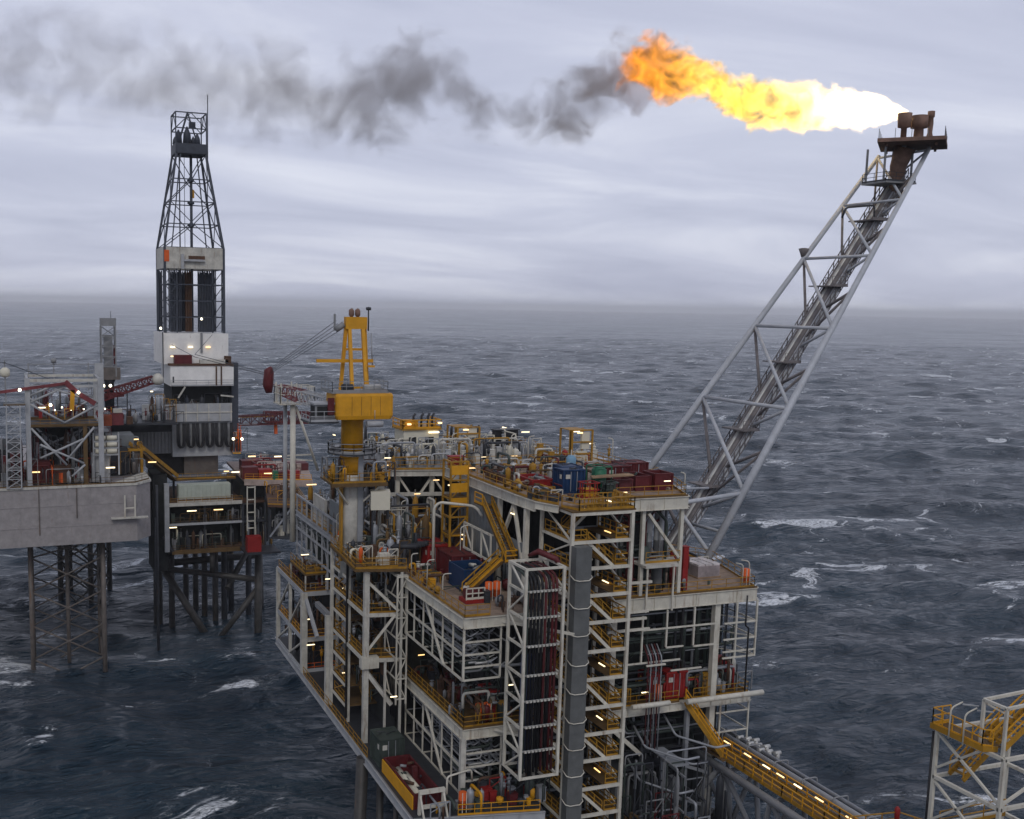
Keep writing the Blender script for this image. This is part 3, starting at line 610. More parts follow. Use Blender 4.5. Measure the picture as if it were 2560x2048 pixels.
# lamps
for i, p in enumerate([(34.5, 112.1, 34.4), (34.5, 111.8, 24.6), (45.85, 93.4, 45.9), (45.0, 103.4, 41.7), (35.0, 113.7, 39.6), (51.0, 112.0, 48.8), (55.0, 112.0, 48.8), (64.6, 135.0, 49.3), (67.9, 135.0, 48.6), (75.4, 134.0, 48.6), (76.5, 132.0, 47.1), (54.8, 87.7, 48.6), (52.5, 86.5, 48.1), (48.6, 90.5, 48.5), (60.8, 89.4, 49.2), (43.7, 104.0, 47.1), (46.0, 103.7, 48.9), (45.0, 103.5, 41.2), (54.5, 110.0, 48.1), (58.8, 88.5, 27.9), (39.6, 113.0, 48.9), (39.7, 114.0, 47.9), (53.2, 134.5, 49.8), (45.2, 112.0, 46.3), (46.2, 110.0, 46.0), (42.9, 112.0, 44.8), (34.0, 125.0, 44.1), (33.0, 112.0, 51.8), (55.5, 130.0, 49.2), (41.0, 104.8, 28.3), (36.0, 99.6, 26.0), (44.3, 89.5, 29.9)]):
    lamp(PP, p, 'xxyxx'[i % 5] if i not in (2, 3, 13) else 'y', .72 if p[1] < 120 else 1.2, .08 if p[1] < 120 else .11)
flood(PP, (36, 104.5, 25.2))
def davit(t, x, y, z, h, d, m=white, name='lamp_post'):
    return build(MB().tube(elbow([(x, y, z), (x, y, z + h), (x + d[0], y + d[1], z + h + .15)], 4, .5), .06, 6), name, m, t)
for a in ((38.2, 96.5, 38, 3.0, (.5, -.6)), (38.2, 92.4, 38, 2.6, (.6, -.6)), (38.2, 101, 38, 2.6, (.5, -.5)), (70.9, 88.9, 38, 2.5, (-.9, .2)), (69.9, 88.6, 38, 2.3, (-.8, .2)), (34, 114, 39, 3.6, (.8, 0)), (46.2, 98.4, 44, 3.4, (.9, -.6)), (47.3, 110, 48, 2.8, (.5, -.5)), (56, 110.5, 48, 3.2, (.5, -.5)), (63.9, 105, 48, 3.4, (-.6, 0)), (62, 88.2, 47.9, 2.2, (-.5, 0)), (45, 120, 47, 3.2, (.6, 0)), (50, 119, 47, 3.6, (.6, 0)), (57, 117, 47, 3.6, (.6, 0)), (41, 112, 38, 6, (.8, 0)), (44, 101.8, 38, 5, (.8, -.2))):
    davit(PP, *a)

# ------------------------------------------------------------------ caged pipe racks under the deck edges
def cage(label, x0, x1, y0, y1, z0, z1, ztop, seed):
    t = thing('pipe_rack', label, 'pipe rack', (x0, y0, z0), 'caged pipe racks hung below the deck edges')
    n = 6
    for i in range(n + 1):
        y = y0 + (y1 - y0) * i / n
        B(t, 'post', white, (x0, y, z0), (x0, y, ztop), .19 if i == 0 else .14)
        if i % 2 == 0: B(t, 'cross_beam', white, (x0, y, z0), (x1, y, z0), .13); B(t, 'cross_beam', galv, (x0, y, (z0 + z1) / 2), (x1, y, (z0 + z1) / 2), .1)
        B(t, 'post', galv, (x1, y, z0), (x1, y, ztop), .12)
    zs = [z0, z0 + (z1 - z0) * .5]
    for z in zs: B(t, 'rail_beam', white, (x0, y0, z), (x0, y1, z), .18); B(t, 'rail_beam', galv, (x1, y0, z), (x1, y1, z), .12)
    B(t, 'brace', white, (x0 - .06, y0 + (y1 - y0) * .62, ztop), (x0 - .06, y0 + (y1 - y0) * .30, z0), .22)
    for z in [z0 + (z1 - z0) * k for k in (0, .25, .5, .75)]: B(t, 'cross_beam', white, (x0, y0, z), (x1, y0, z), .15)
    B(t, 'post', white, (x1, y0, z0), (x1, y0, ztop), .15)
    g = random.Random(seed)
    for i in range(34):
        x = g.uniform(x0 + .4, x1 + .8); z = g.uniform(z0 + .1, z1 - .3); a = g.uniform(y0, y0 + 5); b = g.uniform(y1 - 7, y1)
        e1 = g.choice((-1.4, 1.2, .8))
        T(t, 'pipe', g.choice((galv, galv, grey, dgreen, lgrey, silver)), elbow([(x + .8, a, z + e1 * .4), (x, a, z), (x, b, z), (x, b, min(z1, z + abs(e1)))]), g.uniform(.045, .11), 6)
    for i in range(12):
        y = y0 + g.uniform(.3, 1.5); z = z0 + g.uniform(.2, z1 - z0 - .5); a = g.uniform(x0 + .2, x0 + 1.5)
        T(t, 'pipe', g.choice((dgreen, galv, grey, silver)), elbow([(a, y, z), (a + g.uniform(1, 2.5), y, z), (a + 2.2, y + .5, z + g.uniform(-1.2, 1.2))]), g.uniform(.05, .13), 6)
    return t
cage('upper white caged pipe rack below the deck with the blue skip', 38.0, 41.7, 86.55, 101.9, 32.0, 36.8, 37.0, 3)
cage('lower white caged pipe rack below the middle deck, left front corner', 38.9, 42.9, 88.3, 103.8, 19.98, 25.4, 25.6, 4)

# ------------------------------------------------------------------ stair tower
ST = thing('stair_tower', 'tall white framed stair tower with yellow flights at the front corner of the platform', 'stair tower', (50.6, 87.3, 15))
LV = [47.45, 44.8, 42.3, 39.7, 37.1, 34.3, 31.6, 28.8, 26.2, 23.6, 20.8, 18.1, 15.4]
SX0, SX1, SY0, SY1 = 47.5, 53.75, 84.3, 90.3
for x in (SX0, SX1):
    for y in (SY0, SY1): B(ST, 'post', white, (x, y, 13), (x, y, 47.6), .30)
for k, z in enumerate(LV):
    B(ST, 'cross_beam', white, (SX0, SY0, z), (SX1, SY0, z), .22, .30)
    B(ST, 'cross_beam', white, (SX0, SY0, z), (SX0, SY1, z), .18, .24); B(ST, 'cross_beam', white, (SX1, SY0, z), (SX1, SY1, z), .18, .24)
    B(ST, 'cross_beam', galv, (SX0, SY1, z), (SX1, SY1, z), .2, .26)
    if k + 1 < len(LV):
        z2 = LV[k + 1]
        B(ST, 'brace', white, (SX1, SY1 - .2, z - .1), (SX1, SY0 + .1, z2 + .1), .17)
        if k < 3: B(ST, 'brace', white, (SX0, SY1 - .2, z - .1) if k % 2 == 0 else (SX0, SY0 + .2, z - .1), (SX0, SY0 + .1, z2 + .1) if k % 2 == 0 else (SX0, SY1 - .1, z2 + .1), .15)
        front = k in (1, 3, 4, 6, 8, 10)
        y = SY0 + .25 if front else SY1 - 1.9
        p, q = ((52.0, y, z2 + .05), (49.3, y, z - .12)) if front else ((49.3, y, z2 + .05), (52.0, y, z - .12))
        mb = MB().beam(p, q, .08, .32); 
        fl = build(MB().stair(p, q, 1.35, (0, 1, 0)), 'stair_flight', yellow, ST)
        build(MB().beam(Vector(p) + Vector((0, -.09, 0)), Vector(q) + Vector((0, -.09, 0)), .07, .30), 'stringer', white, fl)
        build(MB().stair_rail(p, q, 1.35, (0, 1, 0)), 'handrail', yellow, fl)
        ld = X(ST, 'landing', brownyel, 52.0, SX1 - .2, SY0 + .2, SY1 - .2, z2 - .02, z2 + .06)
        build(MB().rail([(52.2, SY0 + .2, z2 + .06), (SX1 - .22, SY0 + .2, z2 + .06), (SX1 - .22, SY1 - .3, z2 + .06)], 1.1, 1.2, .04), 'railing', yellow, ld)
        ld = X(ST, 'landing', brownyel, SX0 + .2, 49.3, SY0 + .2, SY1 - .2, z2 - .02, z2 + .06)
        build(MB().rail([(49.1, SY0 + .2, z2 + .06), (SX0 + .22, SY0 + .2, z2 + .06), (SX0 + .22, SY1 - .3, z2 + .06)], 1.1, 1.2, .04), 'railing', yellow, ld)
for z in (44.8, 39.9, 31.6, 26.2, 20.8): lamp(ST, (53.1, 87.5, z + .1), 'y', 1.1, .08)
mb = MB().box(47.3, 54.0, 84.15, 90.2, 47.62, 47.75); build(mb, 'top_landing', brownyel, ST)
RAIL(ST, [(47.5, 86.5, 47.75), (48.1, 84.3, 47.75), (53.9, 84.3, 47.75), (53.9, 88, 47.75)], r=.045)
RAIL(ST, [(48.3, 84.4, 47.75), (50.9, 84.4, 47.75), (50.9, 86.2, 47.75)], r=.04, step=.35); RAIL(ST, [(51.7, 84.5, 47.75), (53.6, 84.5, 47.75), (53.6, 87.6, 47.75)], r=.04, step=.35); RAIL(ST, [(49, 86.8, 47.75), (53, 86.8, 47.75)], r=.04, step=.5); X(ST, 'gate_panel', yellow, 49, 50.4, 84.5, 84.56, 47.9, 48.4)
# clad duct that climbs the front of the stair tower
DU = thing('cable_duct', 'grey clad square duct rising up the front of the white stair tower', 'duct', (48.1, 83.7, 13))
mb = MB().box(47.35, 48.95, 83.15, 84.12, 13, 44.6)
for i in range(26): mb.box(47.338, 48.962, 83.138, 84.1, 14 + i * 1.18, 14.03 + i * 1.18)
build(mb, 'cladding', duct_m, DU)
for z in [l - .75 for l in LV[2:]]:
    build(MB().tube([(47.2, 84.1, z + .45), (47.25, 83.15, z + .1), (47.65, 82.98, z), (48.65, 82.98, z), (49.1, 83.2, z + .2), (49.25, 84.1, z + .55)], .055, 6), 'clamp', white, DU)

# ------------------------------------------------------------------ riser tower with hoses
RT_ = thing('hose_tower', 'narrow white tower frame full of black and red hoses left of the stair tower', 'hose tower', (43.6, 83.5, 22))
RL = [43.3, 41.2, 38.8, 36.2, 33.5, 31.1, 28.7, 26.4, 24.0]
RX0, RX1, RY0, RY1 = 41.75, 45.5, 81.9, 85.2
for x in (RX0, RX1):
    for y in (RY0, RY1): B(RT_, 'post', white, (x, y, 23.9), (x, y, 43.4), .24)
for k, z in enumerate(RL):
    for p, q in (((RX0, RY0), (RX1, RY0)), ((RX0, RY1), (RX1, RY1)), ((RX0, RY0), (RX0, RY1)), ((RX1, RY0), (RX1, RY1))):
        if k in (0, 8) or p[0] == q[0]: B(RT_, 'cross_beam', white, (p[0], p[1], z), (q[0], q[1], z), .2)
    if 0 < k < 8:
        B(RT_, 'hose_clamp', galv, (RX0, RY0 + .35, z), (RX1, RY0 + .35, z), .12)
        g = random.Random(k)
        for i in range(9): x = 42.3 + i * .36; X(RT_, 'hose_clip', offwhite, x - .11, x + .11, RY0 + .05, RY0 + .28, z - .07, z + .09)
    if k < 8:
        a, b = (RY1, RY0) if k % 2 == 0 else (RY0, RY1)
        B(RT_, 'brace', white, (RX0, a, z), (RX0, b, RL[k + 1]), .15)
for i in range(9):
    m = (dgreen, black, black, black, black, maroon, black, dred, maroon)[i]; x = 42.35 + i * .36
    T(RT_, 'hose', m, elbow([(x - .3, 86.3, 42.6 + .1 * (i % 3)), (x, 84.6, 42.7 - .15 * (i % 2)), (x, 82.65, 42.2), (x, 82.6, 24.2)], 4, .8), .13, 8)
for i in range(6): T(RT_, 'hose', dblue if i < 3 else black, [(42.5 + i * .5, 83.5, 35), (42.5 + i * .5, 83.5, 24.2)], .2, 8)
build(MB().tube([(43.6, 85.2, 43.7), (44.2, 84.5, 44.2), (45.4, 83.4, 43.7), (45.9, 83.2, 42.9)], [.16, .3, .28, .16], 10), 'hose_guide', dred, RT_)

# ------------------------------------------------------------------ cable mast
CM = thing('cable_mast', 'slim white lattice mast carrying dark cables down the left front face', 'cable mast', (37.5, 103.4, 24))
for x in (36.9, 38.0):
    for y in (101.5, 105.2): B(CM, 'post', white, (x, y, 24.3), (x, y, 38.2), .15)
for k in range(7):
    z = 38.1 - k * 2.2; z2 = z - 2.2
    B(CM, 'cross_beam', white, (36.9, 101.5, z), (38, 101.5, z), .13); B(CM, 'cross_beam', white, (36.9, 101.5, z), (36.9, 105.2, z), .12); B(CM, 'cross_beam', white, (38, 101.5, z), (38, 105.2, z), .12)
    if k < 6: B(CM, 'brace', white, (36.9 if k % 2 else 38, 101.5, z), (38 if k % 2 else 36.9, 101.5, z2), .11); B(CM, 'brace', white, (36.9, 105.2 if k % 2 else 101.5, z), (36.9, 103.4, z2), .1)
X(CM, 'top_tray', offwhite, 36.9, 38, 101.5, 105.2, 38.2, 38.3)
for i in range(4): T(CM, 'cable', black, [(37.3, 102.4 + i * .5, 37.8), (37.3, 102.4 + i * .5, 22.4)], .2, 7)

# ------------------------------------------------------------------ access tower at the left front
AT = thing('access_tower', 'white column tower of rusty yellow landings at the left front corner', 'access tower', (34.5, 107, 19))
for x, y, z1, w in ((34, 103, 38.8, .55), (34, 109.0, 38.6, .3), (33.6, 114.4, 38.6, .34), (33.4, 115, 30.5, .7), (37.4, 101.6, 38.6, .25), (35.6, 101.3, 29.4, .22)): B(AT, 'column', offwhite, (x, y, 19.2), (x, y, z1), w)
X(AT, 'bracket', white, 33.4, 35.3, 102.4, 103.3, 28.2, 29.4)
lv = [38.9, 36.5, 34.0, 31.6, 29.1, 26.6, 24.1, 21.8]
for k, z in enumerate(lv):
    big_ = k in (0, 2, 4)
    if k == 0: build(MB().prism([(32.6, 102.7), (38, 101.4), (38, 114.5), (33.4, 114.8)], z - .25, z), 'landing', brownyel, AT)
    else: X(AT, 'landing', brownyel, 33.9, 37.5, 109 if not big_ else 103, 114.4, z - .14, z)
    B(AT, 'edge_beam', white, (33.75, 114.4, z - .1), (33.75, 109.0, z - .1), .12, .3)
    if big_ and k: B(AT, 'edge_beam', white, (33.75, 109, z - .1), (33.75, 103, z - .1), .14, .4); B(AT, 'edge_beam', offwhite, (33.9, 102.8, z - .1), (37.5, 102.2, z - .1), .14, .4)
    RAIL(AT, [(34.0, 114.3, z), (34.0, 109, z)] if not big_ else [(34, 114.3, z), (34, 103, z), (37.3, 102.6, z)])
    if k + 1 < len(lv):
        B(AT, 'brace', yellow, (33.9, 113.8, lv[k + 1] + .4), (33.9, 110.2, z - .3), .13)
        p, q = (36.2, 110, lv[k + 1]), (36.2, 113.6, z)
        fl = build(MB().stair(p, q, .9, (1, 0, 0)), 'stair_flight', yellow, AT); build(MB().stair_rail(p, q, .9, (1, 0, 0)), 'handrail', yellow, fl)
B(AT, 'brace', white, (34, 103.2, 29.6), (36.9, 102, 34), .26); B(AT, 'brace', white, (34, 103.3, 37.6), (37.2, 101.8, 34.4), .26); B(AT, 'brace', offwhite, (34.2, 103, 27.6), (36.6, 102, 24.2), .4)
B(AT, 'pipe', black, (33.7, 108.8, 38.6), (33.7, 108.8, 20.5), .22); B(AT, 'brace', grey, (33.4, 120, 30.5), (33.4, 115, 30.5), .5, .6)
X(AT, 'wall_panel', lgrey, 34.4, 34.6, 109.6, 112.6, 34.2, 37.9); X(AT, 'wall_panel', lgrey, 34.2, 34.4, 110, 112.4, 29.2, 31.4); X(AT, 'sign_board', red, 34.1, 34.18, 109.4, 110, 29.2, 31)
X(AT, 'wall_panel', module, 37.4, 37.8, 103, 114, 20, 38.4)
clutter(AT, 33.6, 37.2, 104.2, 113.5, 38.9, 1.7, 22, [white, cream, yellow, grey, orange, dark], 31); clutter(AT, 34.6, 37, 104, 113, 34.0, 1.8, 12, [grey, dgreen, cream], 32); clutter(AT, 34.6, 37, 104, 113, 29.1, 1.8, 12, [rusty, dgreen, cream], 33)
X(AT, 'cabinet', white, 35.6, 36.7, 103.4, 104.2, 39, 40.2); RAIL(AT, [(33.5, 114.6, 38.9), (32.7, 102.9, 38.9), (37.9, 101.7, 38.9)])

# ------------------------------------------------------------------ side module
SM = thing('side_module', 'grey columned side module with rusty orange decks projecting over the sea', 'module', (36, 132, 20))
build(MB().prism([(33.4, 126), (38, 126), (38, 140), (33.4, 140)], 29.9, 30.2), 'deck', rusty, SM); build(MB().prism([(33.4, 126), (38, 126), (38, 140), (33.4, 140)], 24, 24.25), 'deck', rusty, SM)
for x, y, w in ((33.4, 126, .75), (33.4, 133, .35), (33.4, 139.8, .5), (37.8, 126, .4)): B(SM, 'column', offwhite, (x, y, 20), (x, y, 30.2), w)
for z in (30.1, 24.2, 20.1): B(SM, 'edge_girder', lgrey, (33.3, 140, z), (33.3, 126, z), .14, .55); B(SM, 'edge_girder', lgrey, (33.4, 125.9, z), (38, 125.9, z), .14, .55)
for k in range(4): B(SM, 'brace', offwhite, (33.35, 139.8 - (k % 2) * 6.6, 24.3 if k < 2 else 20.3), (33.35, 133.2 + (0 if k % 2 == 0 else -6.8), 29.8 if k < 2 else 23.8), .22)
B(SM, 'brace', lgrey, (33.6, 126, 29.6), (33.6, 120.5, 26.2), .4)
RAIL(SM, [(33.5, 139.8, 30.2), (33.5, 126.2, 30.2), (37.8, 126.2, 30.2)]); RAIL(SM, [(33.5, 139.8, 24.25), (33.5, 126.2, 24.25), (37.8, 126.2, 24.25)], orange_y); RAIL(SM, [(33.3, 126, 19.95), (37.8, 126, 19.95)], orange)
build(MB().prism([(33.6, 126.4), (36.5, 126.4), (36.5, 134), (33.6, 134)], 32.3, 32.5), 'deck', brownyel, SM); RAIL(SM, [(33.7, 134, 32.5), (33.7, 126.5, 32.5), (36.4, 126.5, 32.5)])
for x, y in ((33.7, 126.5), (36.4, 126.5), (33.7, 133.9)): B(SM, 'post', offwhite, (x, y, 30.2), (x, y, 32.4), .16)
clutter(SM, 34, 37.4, 127, 139, 30.2, 1.8, 20, [rusty, dark, yellow, grey, maroon], 41); clutter(SM, 34, 37.4, 127, 139, 24.3, 3.8, 22, [rusty, dark, brownyel, grey], 42); clutter(SM, 34, 37.4, 127, 139, 20, 2.8, 14, [rusty, dark, orange_y], 43); clutter(SM, 34, 36.2, 127, 133.6, 32.5, 1.0, 8, [dred, yellow, grey], 44)
X(SM, 'wall_panel', module, 37.9, 38.2, 120, 141, 20, 30)
for p in ((34.5, 129.8, 34.2), (35.5, 122.0, 32.9), (34.0, 125.7, 26.9), (34.2, 125.6, 23.6)): lamp(SM, p, 'x', 1.0, .09)
# ------------------------------------------------------------------ flare boom
FB = thing('flare_boom', 'long grey tubular lattice flare boom leaning out over the sea to the right', 'flare boom', (74.5, 110, 39))
def bz(x): return 45.3 + 1.42 * (x - 78.6)
def hw(x): return 9.6 - (x - 78.6) / 29.0 * 5.5
def nd(x, s): return Vector((x, 110.1 + s * hw(x), bz(x)))
def lo(x): k = (x - 74) / 33; return Vector((x + .6, 110, bz(x) - 4.0 + 2.2 * k))
XN = [78.6, 85.3, 91.9, 98.1, 103.0, 107.4]
x0 = 73.6
for s_ in (-1, 1):
    build(MB().tube([nd(x0, s_), nd(85.3, s_), nd(98.1, s_), nd(107.6, s_)], [.46, .42, .34, .27], 12), 'chord', boomp, FB)
for i, x in enumerate(XN):
    T(FB, 'cross_strut', boomp, [nd(x, -1), nd(x, 1) if i else (64.6, 101.6, 43.7)], .25 - .02 * i, 9)
    for s_ in (-1, 1):
        T(FB, 'strut', boomp if s_ < 0 else boompipe, [nd(x, s_), lo(x) if s_ < 0 else lo(x - (4.6 if i else 2))], .23 - .02 * i, 8)
    if i + 1 < len(XN):
        T(FB, 'brace', boomp, [nd(x + .1, -1), nd(XN[i + 1], 1)], .24 - .02 * i, 8)
        xm = (x + XN[i + 1]) / 2
        T(FB, 'strut', boompipe, [nd(xm, -1), lo(xm)], .19, 7); T(FB, 'strut', boompipe, [nd(xm, -1), lo(x + .4)], .17, 7)
T(FB, 'strut', boomp, [(64.7, 104, 45.6), (76.4, 104, 45.4)], .15, 8); T(FB, 'brace', boomp, [nd(x0 + .3, -1), nd(78.6, 1)], .24, 8); T(FB, 'strut', boomp, [nd(x0 + 2, -1), lo(77.5)], .2, 7)
build(MB().tube([lo(72.8), lo(107.2)], .42, 10), 'bottom_chord', boompipe, FB)
for i, (dy, dz, r_, m) in enumerate(((-1.1, .3, .30, boomp), (-.55, .75, .34, boompipe), (.1, .95, .28, silver), (.7, .7, .36, boompipe), (1.2, .25, .24, boompipe), (-1.5, -.2, .14, boomp))):
    T(FB, 'flare_pipe', m, elbow([lo(72.4) + Vector((-.5, dy, dz - 3.0)), lo(73.4) + Vector((0, dy, dz)), lo(106) + Vector((0, dy * .75, dz)), Vector((106.2, 109.4 + dy * .6, 87.2))], 3, .9), r_, 8)
mb = MB()
for k in range(46):
    x = 74 + k * .72; c = lo(x); mb.beam(c + Vector((0, -1.5, -.35)), c + Vector((0, 1.5, -.35)), .14); mb.beam(c + Vector((0, -1.55, -.3)), c + Vector((0, -1.55, 1.3)), .09); mb.beam(c + Vector((0, 1.55, -.3)), c + Vector((0, 1.55, 1.3)), .09)
for s_ in (-1.55, 1.55):
    for h in (-.3, .5, 1.3): mb.beam(lo(73.5) + Vector((0, s_, h)), lo(106.4) + Vector((0, s_, h)), .09)
build(mb, 'walkway', boompipe, FB)
for x in (80, 84.6, 90.2, 96.6, 102.2):
    c = lo(x); X(FB, 'landing', boompipe, c.x - 1.3, c.x + 1.1, 107.9, 112.2, c.z + .9, c.z + 1.05); RAIL(FB, [(c.x - 1.3, 108, c.z + 1.05), (c.x + 1.1, 108, c.z + 1.05), (c.x + 1.1, 112, c.z + 1.05)], boompipe)
build(MB().lathe((98.1, 110.1 + hw(98.1) + .1, bz(98.1) + .2), [(0, .3), (.5, .45), (1.1, .7), (1.2, .3)], 10), 'beacon', boompipe, FB)
c = lo(102.5); build(MB().tube(elbow([(c.x - .5, 109, c.z + .9), (c.x - .6, 109, c.z + 2.4), (c.x - 3.6, 110.5, c.z + 2.1), (c.x - 4, 110.7, c.z + .8)]), .14, 7), 'davit', dark, FB)
# head of the boom
build(MB().prism([(100.9, 107.6), (106.4, 102.4), (113.0, 108.4), (107.6, 114)], 86.95, 87.4), 'tip_platform', burnt, FB)
mb = MB()
for p, q in (((101.1, 107.6), (106.4, 102.6)), ((106.4, 102.6), (112.8, 108.4)), ((112.8, 108.4), (107.6, 113.8)), ((107.6, 113.8), (101.1, 107.6))):
    for i in range(5): a = Vector(p + (87.4,)).lerp(Vector(q + (87.4,)), i / 4.0); mb.beam(a, a + Vector((0, 0, 1.15)), .05)
build(mb, 'railing', grey, FB)
for z in (86.2,):
    for s_ in (-1, 1): B(FB, 'beam', burnt, (102.4, 107.6, z + .5), (107.4, 112.8, z + .5), .3, .3) if s_ < 0 else B(FB, 'beam', burnt, (106.6, 104, z + .5), (111.2, 108.6, z + .5), .3, .3)
X(FB, 'landing', grey, 102.6, 107.4, 107.4, 111.6, 82.2, 82.4); RAIL(FB, [(102.6, 111.5, 82.4), (102.6, 107.5, 82.4), (107.3, 107.5, 82.4)], dark)
for p in ((102.7, 108), (102.7, 111), (106.8, 107.8)): B(FB, 'strut', grey, p + (82.4,), p + (86.6,), .2)
build(MB().tube([(106.2, 109.4, 80), (106.2, 109.4, 84.5), (106.4, 108.6, 86.8)], [.8, 1.0, 1.3], 12), 'flare_riser', burnt, FB)
for x, y, z0, prof in ((105.7, 108.4, 87.15, [(0, .35), (1.9, .35), (2.0, .75), (3.7, .85), (3.72, .6)]), (107.7, 108.0, 87.15, [(0, .45), (.8, .6), (1.9, .55), (2.0, 1.0), (3.5, 1.0), (3.55, .7)]), (109.2, 107.7, 87.15, [(0, .25), (.9, .42), (1.5, .28), (2.6, .34), (3.3, .30), (3.4, .42), (4.1, .42), (4.15, .2)])):
    build(MB().lathe((x, y, z0), prof, 14), 'burner', burnt, FB)

# ------------------------------------------------------------------ pedestal crane
CR = thing('pedestal_crane', 'yellow pedestal crane with white column and tall yellow A-frame on the platform', 'crane', (34.9, 111, 38))
cx_, cy_ = 34.75, 111.0
build(MB().lathe((cx_, cy_, 36), [(0, 1.15), (14.3, 1.15)], 24), 'pedestal', offwhite, CR)
build(MB().lathe((cx_, cy_, 47.6), [(0, 1.17), (1.4, 1.3), (2.0, 1.35)], 24), 'pedestal_collar', orange_y, CR)
build(MB().lathe((cx_, cy_, 50.2), [(0, 1.2), (3.2, 1.2), (3.6, 1.45), (3.9, 1.45)], 24), 'slew_column', orange_y, CR)
X(CR, 'cable_ladder', galv, 35.1, 35.7, 109.72, 109.86, 36, 50)
X(CR, 'cable_ladder', yellow, 33.3, 33.55, 110.2, 110.9, 38, 48)
mb = MB(); n = 20
for k in range(n):
    a, b = 2 * math.pi * k / n, 2 * math.pi * (k + 1) / n
    ring = lambda t, r_: (cx_ + r_ * math.cos(t), cy_ + r_ * math.sin(t))
    mb.prism([ring(a, 1.45), ring(a, 2.7), ring(b, 2.7), ring(b, 1.45)], 49.9, 50.05)
wk = build(mb, 'walkway', dark, CR)
build(MB().rail([(cx_ + 2.65 * math.cos(2 * math.pi * k / 14), cy_ + 2.65 * math.sin(2 * math.pi * k / 14), 50.05) for k in range(15)], 1.1, 1.2, .04), 'railing', grey, wk)
# machinery house with rounded rear edges
pl = []
for sx, sy in ((-1, -1), (1, -1), (1, 1), (-1, 1)):
    for k in range(5):
        t = math.pi / 2 * k / 4 + {(-1, -1): math.pi, (1, -1): 1.5 * math.pi, (1, 1): 0, (-1, 1): .5 * math.pi}[(sx, sy)]
        pl.append((35.2 + sx * 2.75 + .45 * math.cos(t), 109.9 + sy * 1.75 + .45 * math.sin(t)))
mb = MB(); k = len(pl)
ins = lambda d: [(35.2 + (x - 35.2) * d, 109.9 + (y - 109.9) * d) for x, y in pl]
lvls = [(53.9, .95), (54.3, 1), (56.4, 1), (56.65, .97)]
mb.add([(x, y, z) for z, d in lvls for x, y in ins(d)], [(i * k + j, i * k + (j + 1) % k, (i + 1) * k + (j + 1) % k, (i + 1) * k + j) for i in range(3) for j in range(k)] + [tuple(range(k))[::-1], tuple(range(3 * k, 4 * k))], False)
hs_ = build(mb, 'machinery_house', orange_y, CR)
build(MB().tube([(36.2, 107.6, 53.9), (36.2, 107.6, 54.9)], .04, 6), 'door_pipe', white, hs_)
mb = MB()
for i in range(1, 5): mb.box(32.6 + i * 1.06, 32.63 + i * 1.06, 107.68, 107.705, 54.35, 56.35)
build(mb, 'panel_seam', rusty, hs_)
build(MB().tube([(35.4, 107.9, 53.4), (37.2, 107.9, 53.4)], .34, 12), 'tank', lgrey, CR)
X(CR, 'turntable', grey, 31.6, 38.0, 108.3, 112.8, 56.66, 56.8)
RAIL(CR, [(31.7, 112.7, 56.8), (31.7, 108.4, 56.8), (37.9, 108.4, 56.8), (37.9, 112.7, 56.8)], grey, r=.03)
build(MB().tube([(35.3, 108.9, 57.2), (37.2, 108.9, 57.2)], .38, 12), 'winch', silver, CR); build(MB().tube([(33.0, 109.2, 57.2), (34.2, 109.2, 57.2)], .4, 12), 'winch', dark, CR)
mb = MB().box(29.9, 32.1, 108.6, 110.6, 53.7, 55.5); cabm = build(mb, 'operator_cab', grey, CR)
X(CR, 'cab_roof', lgrey, 29.7, 32.3, 108.4, 110.8, 55.502, 55.7); build(MB().box(29.87, 29.897, 108.8, 110.4, 54.2, 55.3).box(30.1, 31.9, 108.57, 108.597, 54.2, 55.3), 'window', module, cabm)
X(CR, 'platform', dark, 29.2, 32.4, 108.2, 112, 53.5, 53.68); RAIL(CR, [(29.3, 112, 53.68), (29.3, 108.3, 53.68), (32.3, 108.3, 53.68)], lgrey)
X(CR, 'ladder_box', dred, 31.2, 31.9, 108.3, 108.5, 54.4, 56.2)
# A-frame
AF = [((33.55, 111.6, 56.8), (34.05, 111.4, 63.6)), ((36.6, 111.6, 56.8), (36.15, 111.4, 63.6)), ((34.2, 109.4, 56.8), (34.35, 111.1, 63.5)), ((35.8, 109.4, 56.8), (35.85, 111.1, 63.5))]
for p, q in AF: B(CR, 'mast_leg', orange_y, p, q, .36)
X(CR, 'mast_head', orange_y, 33.9, 36.3, 110.9, 111.7, 63.4, 64.7)
B(CR, 'cross_beam', orange_y, (30.6, 110.8, 60.0), (36.9, 110.6, 60.0), .28, .35); B(CR, 'cross_beam', orange_y, (34, 111.4, 61.2), (36.2, 111.4, 61.2), .25)
B(CR, 'cross_beam', orange_y, (34.2, 109.5, 57.2), (35.8, 109.5, 57.2), .25)
X(CR, 'platform', orange_y, 36.2, 37.0, 110.2, 111.4, 59.3, 59.5)
for x in (34.6, 35.3): build(MB().tube([(x, 111.3, 64.7), (x + .02, 111.3, 64.9), (x + .02, 111.3, 65.4), (x + .1, 111.3, 65.6)], [.15, .3, .3, .1], 10), 'sheave', burnt, CR)
build(MB().tube([(36.55, 111.3, 63.2), (36.55, 111.3, 65.8)], .08, 7).tube([(36.3, 111.3, 65.6), (36.8, 111.3, 65.6)], .17, 8), 'beacon_pole', dark, CR)
build(MB().tube([(32.9, 111.5, 63.3), (33.8, 111.4, 63.9)], .35, 9).beam((32.8, 111.5, 63.2), (32.8, 111.5, 65.0), .2), 'sheave_block', grey, CR)
T(CR, 'ladder', galv, [(36.9, 110.8, 59.5), (36.8, 111, 63)], .06, 6)
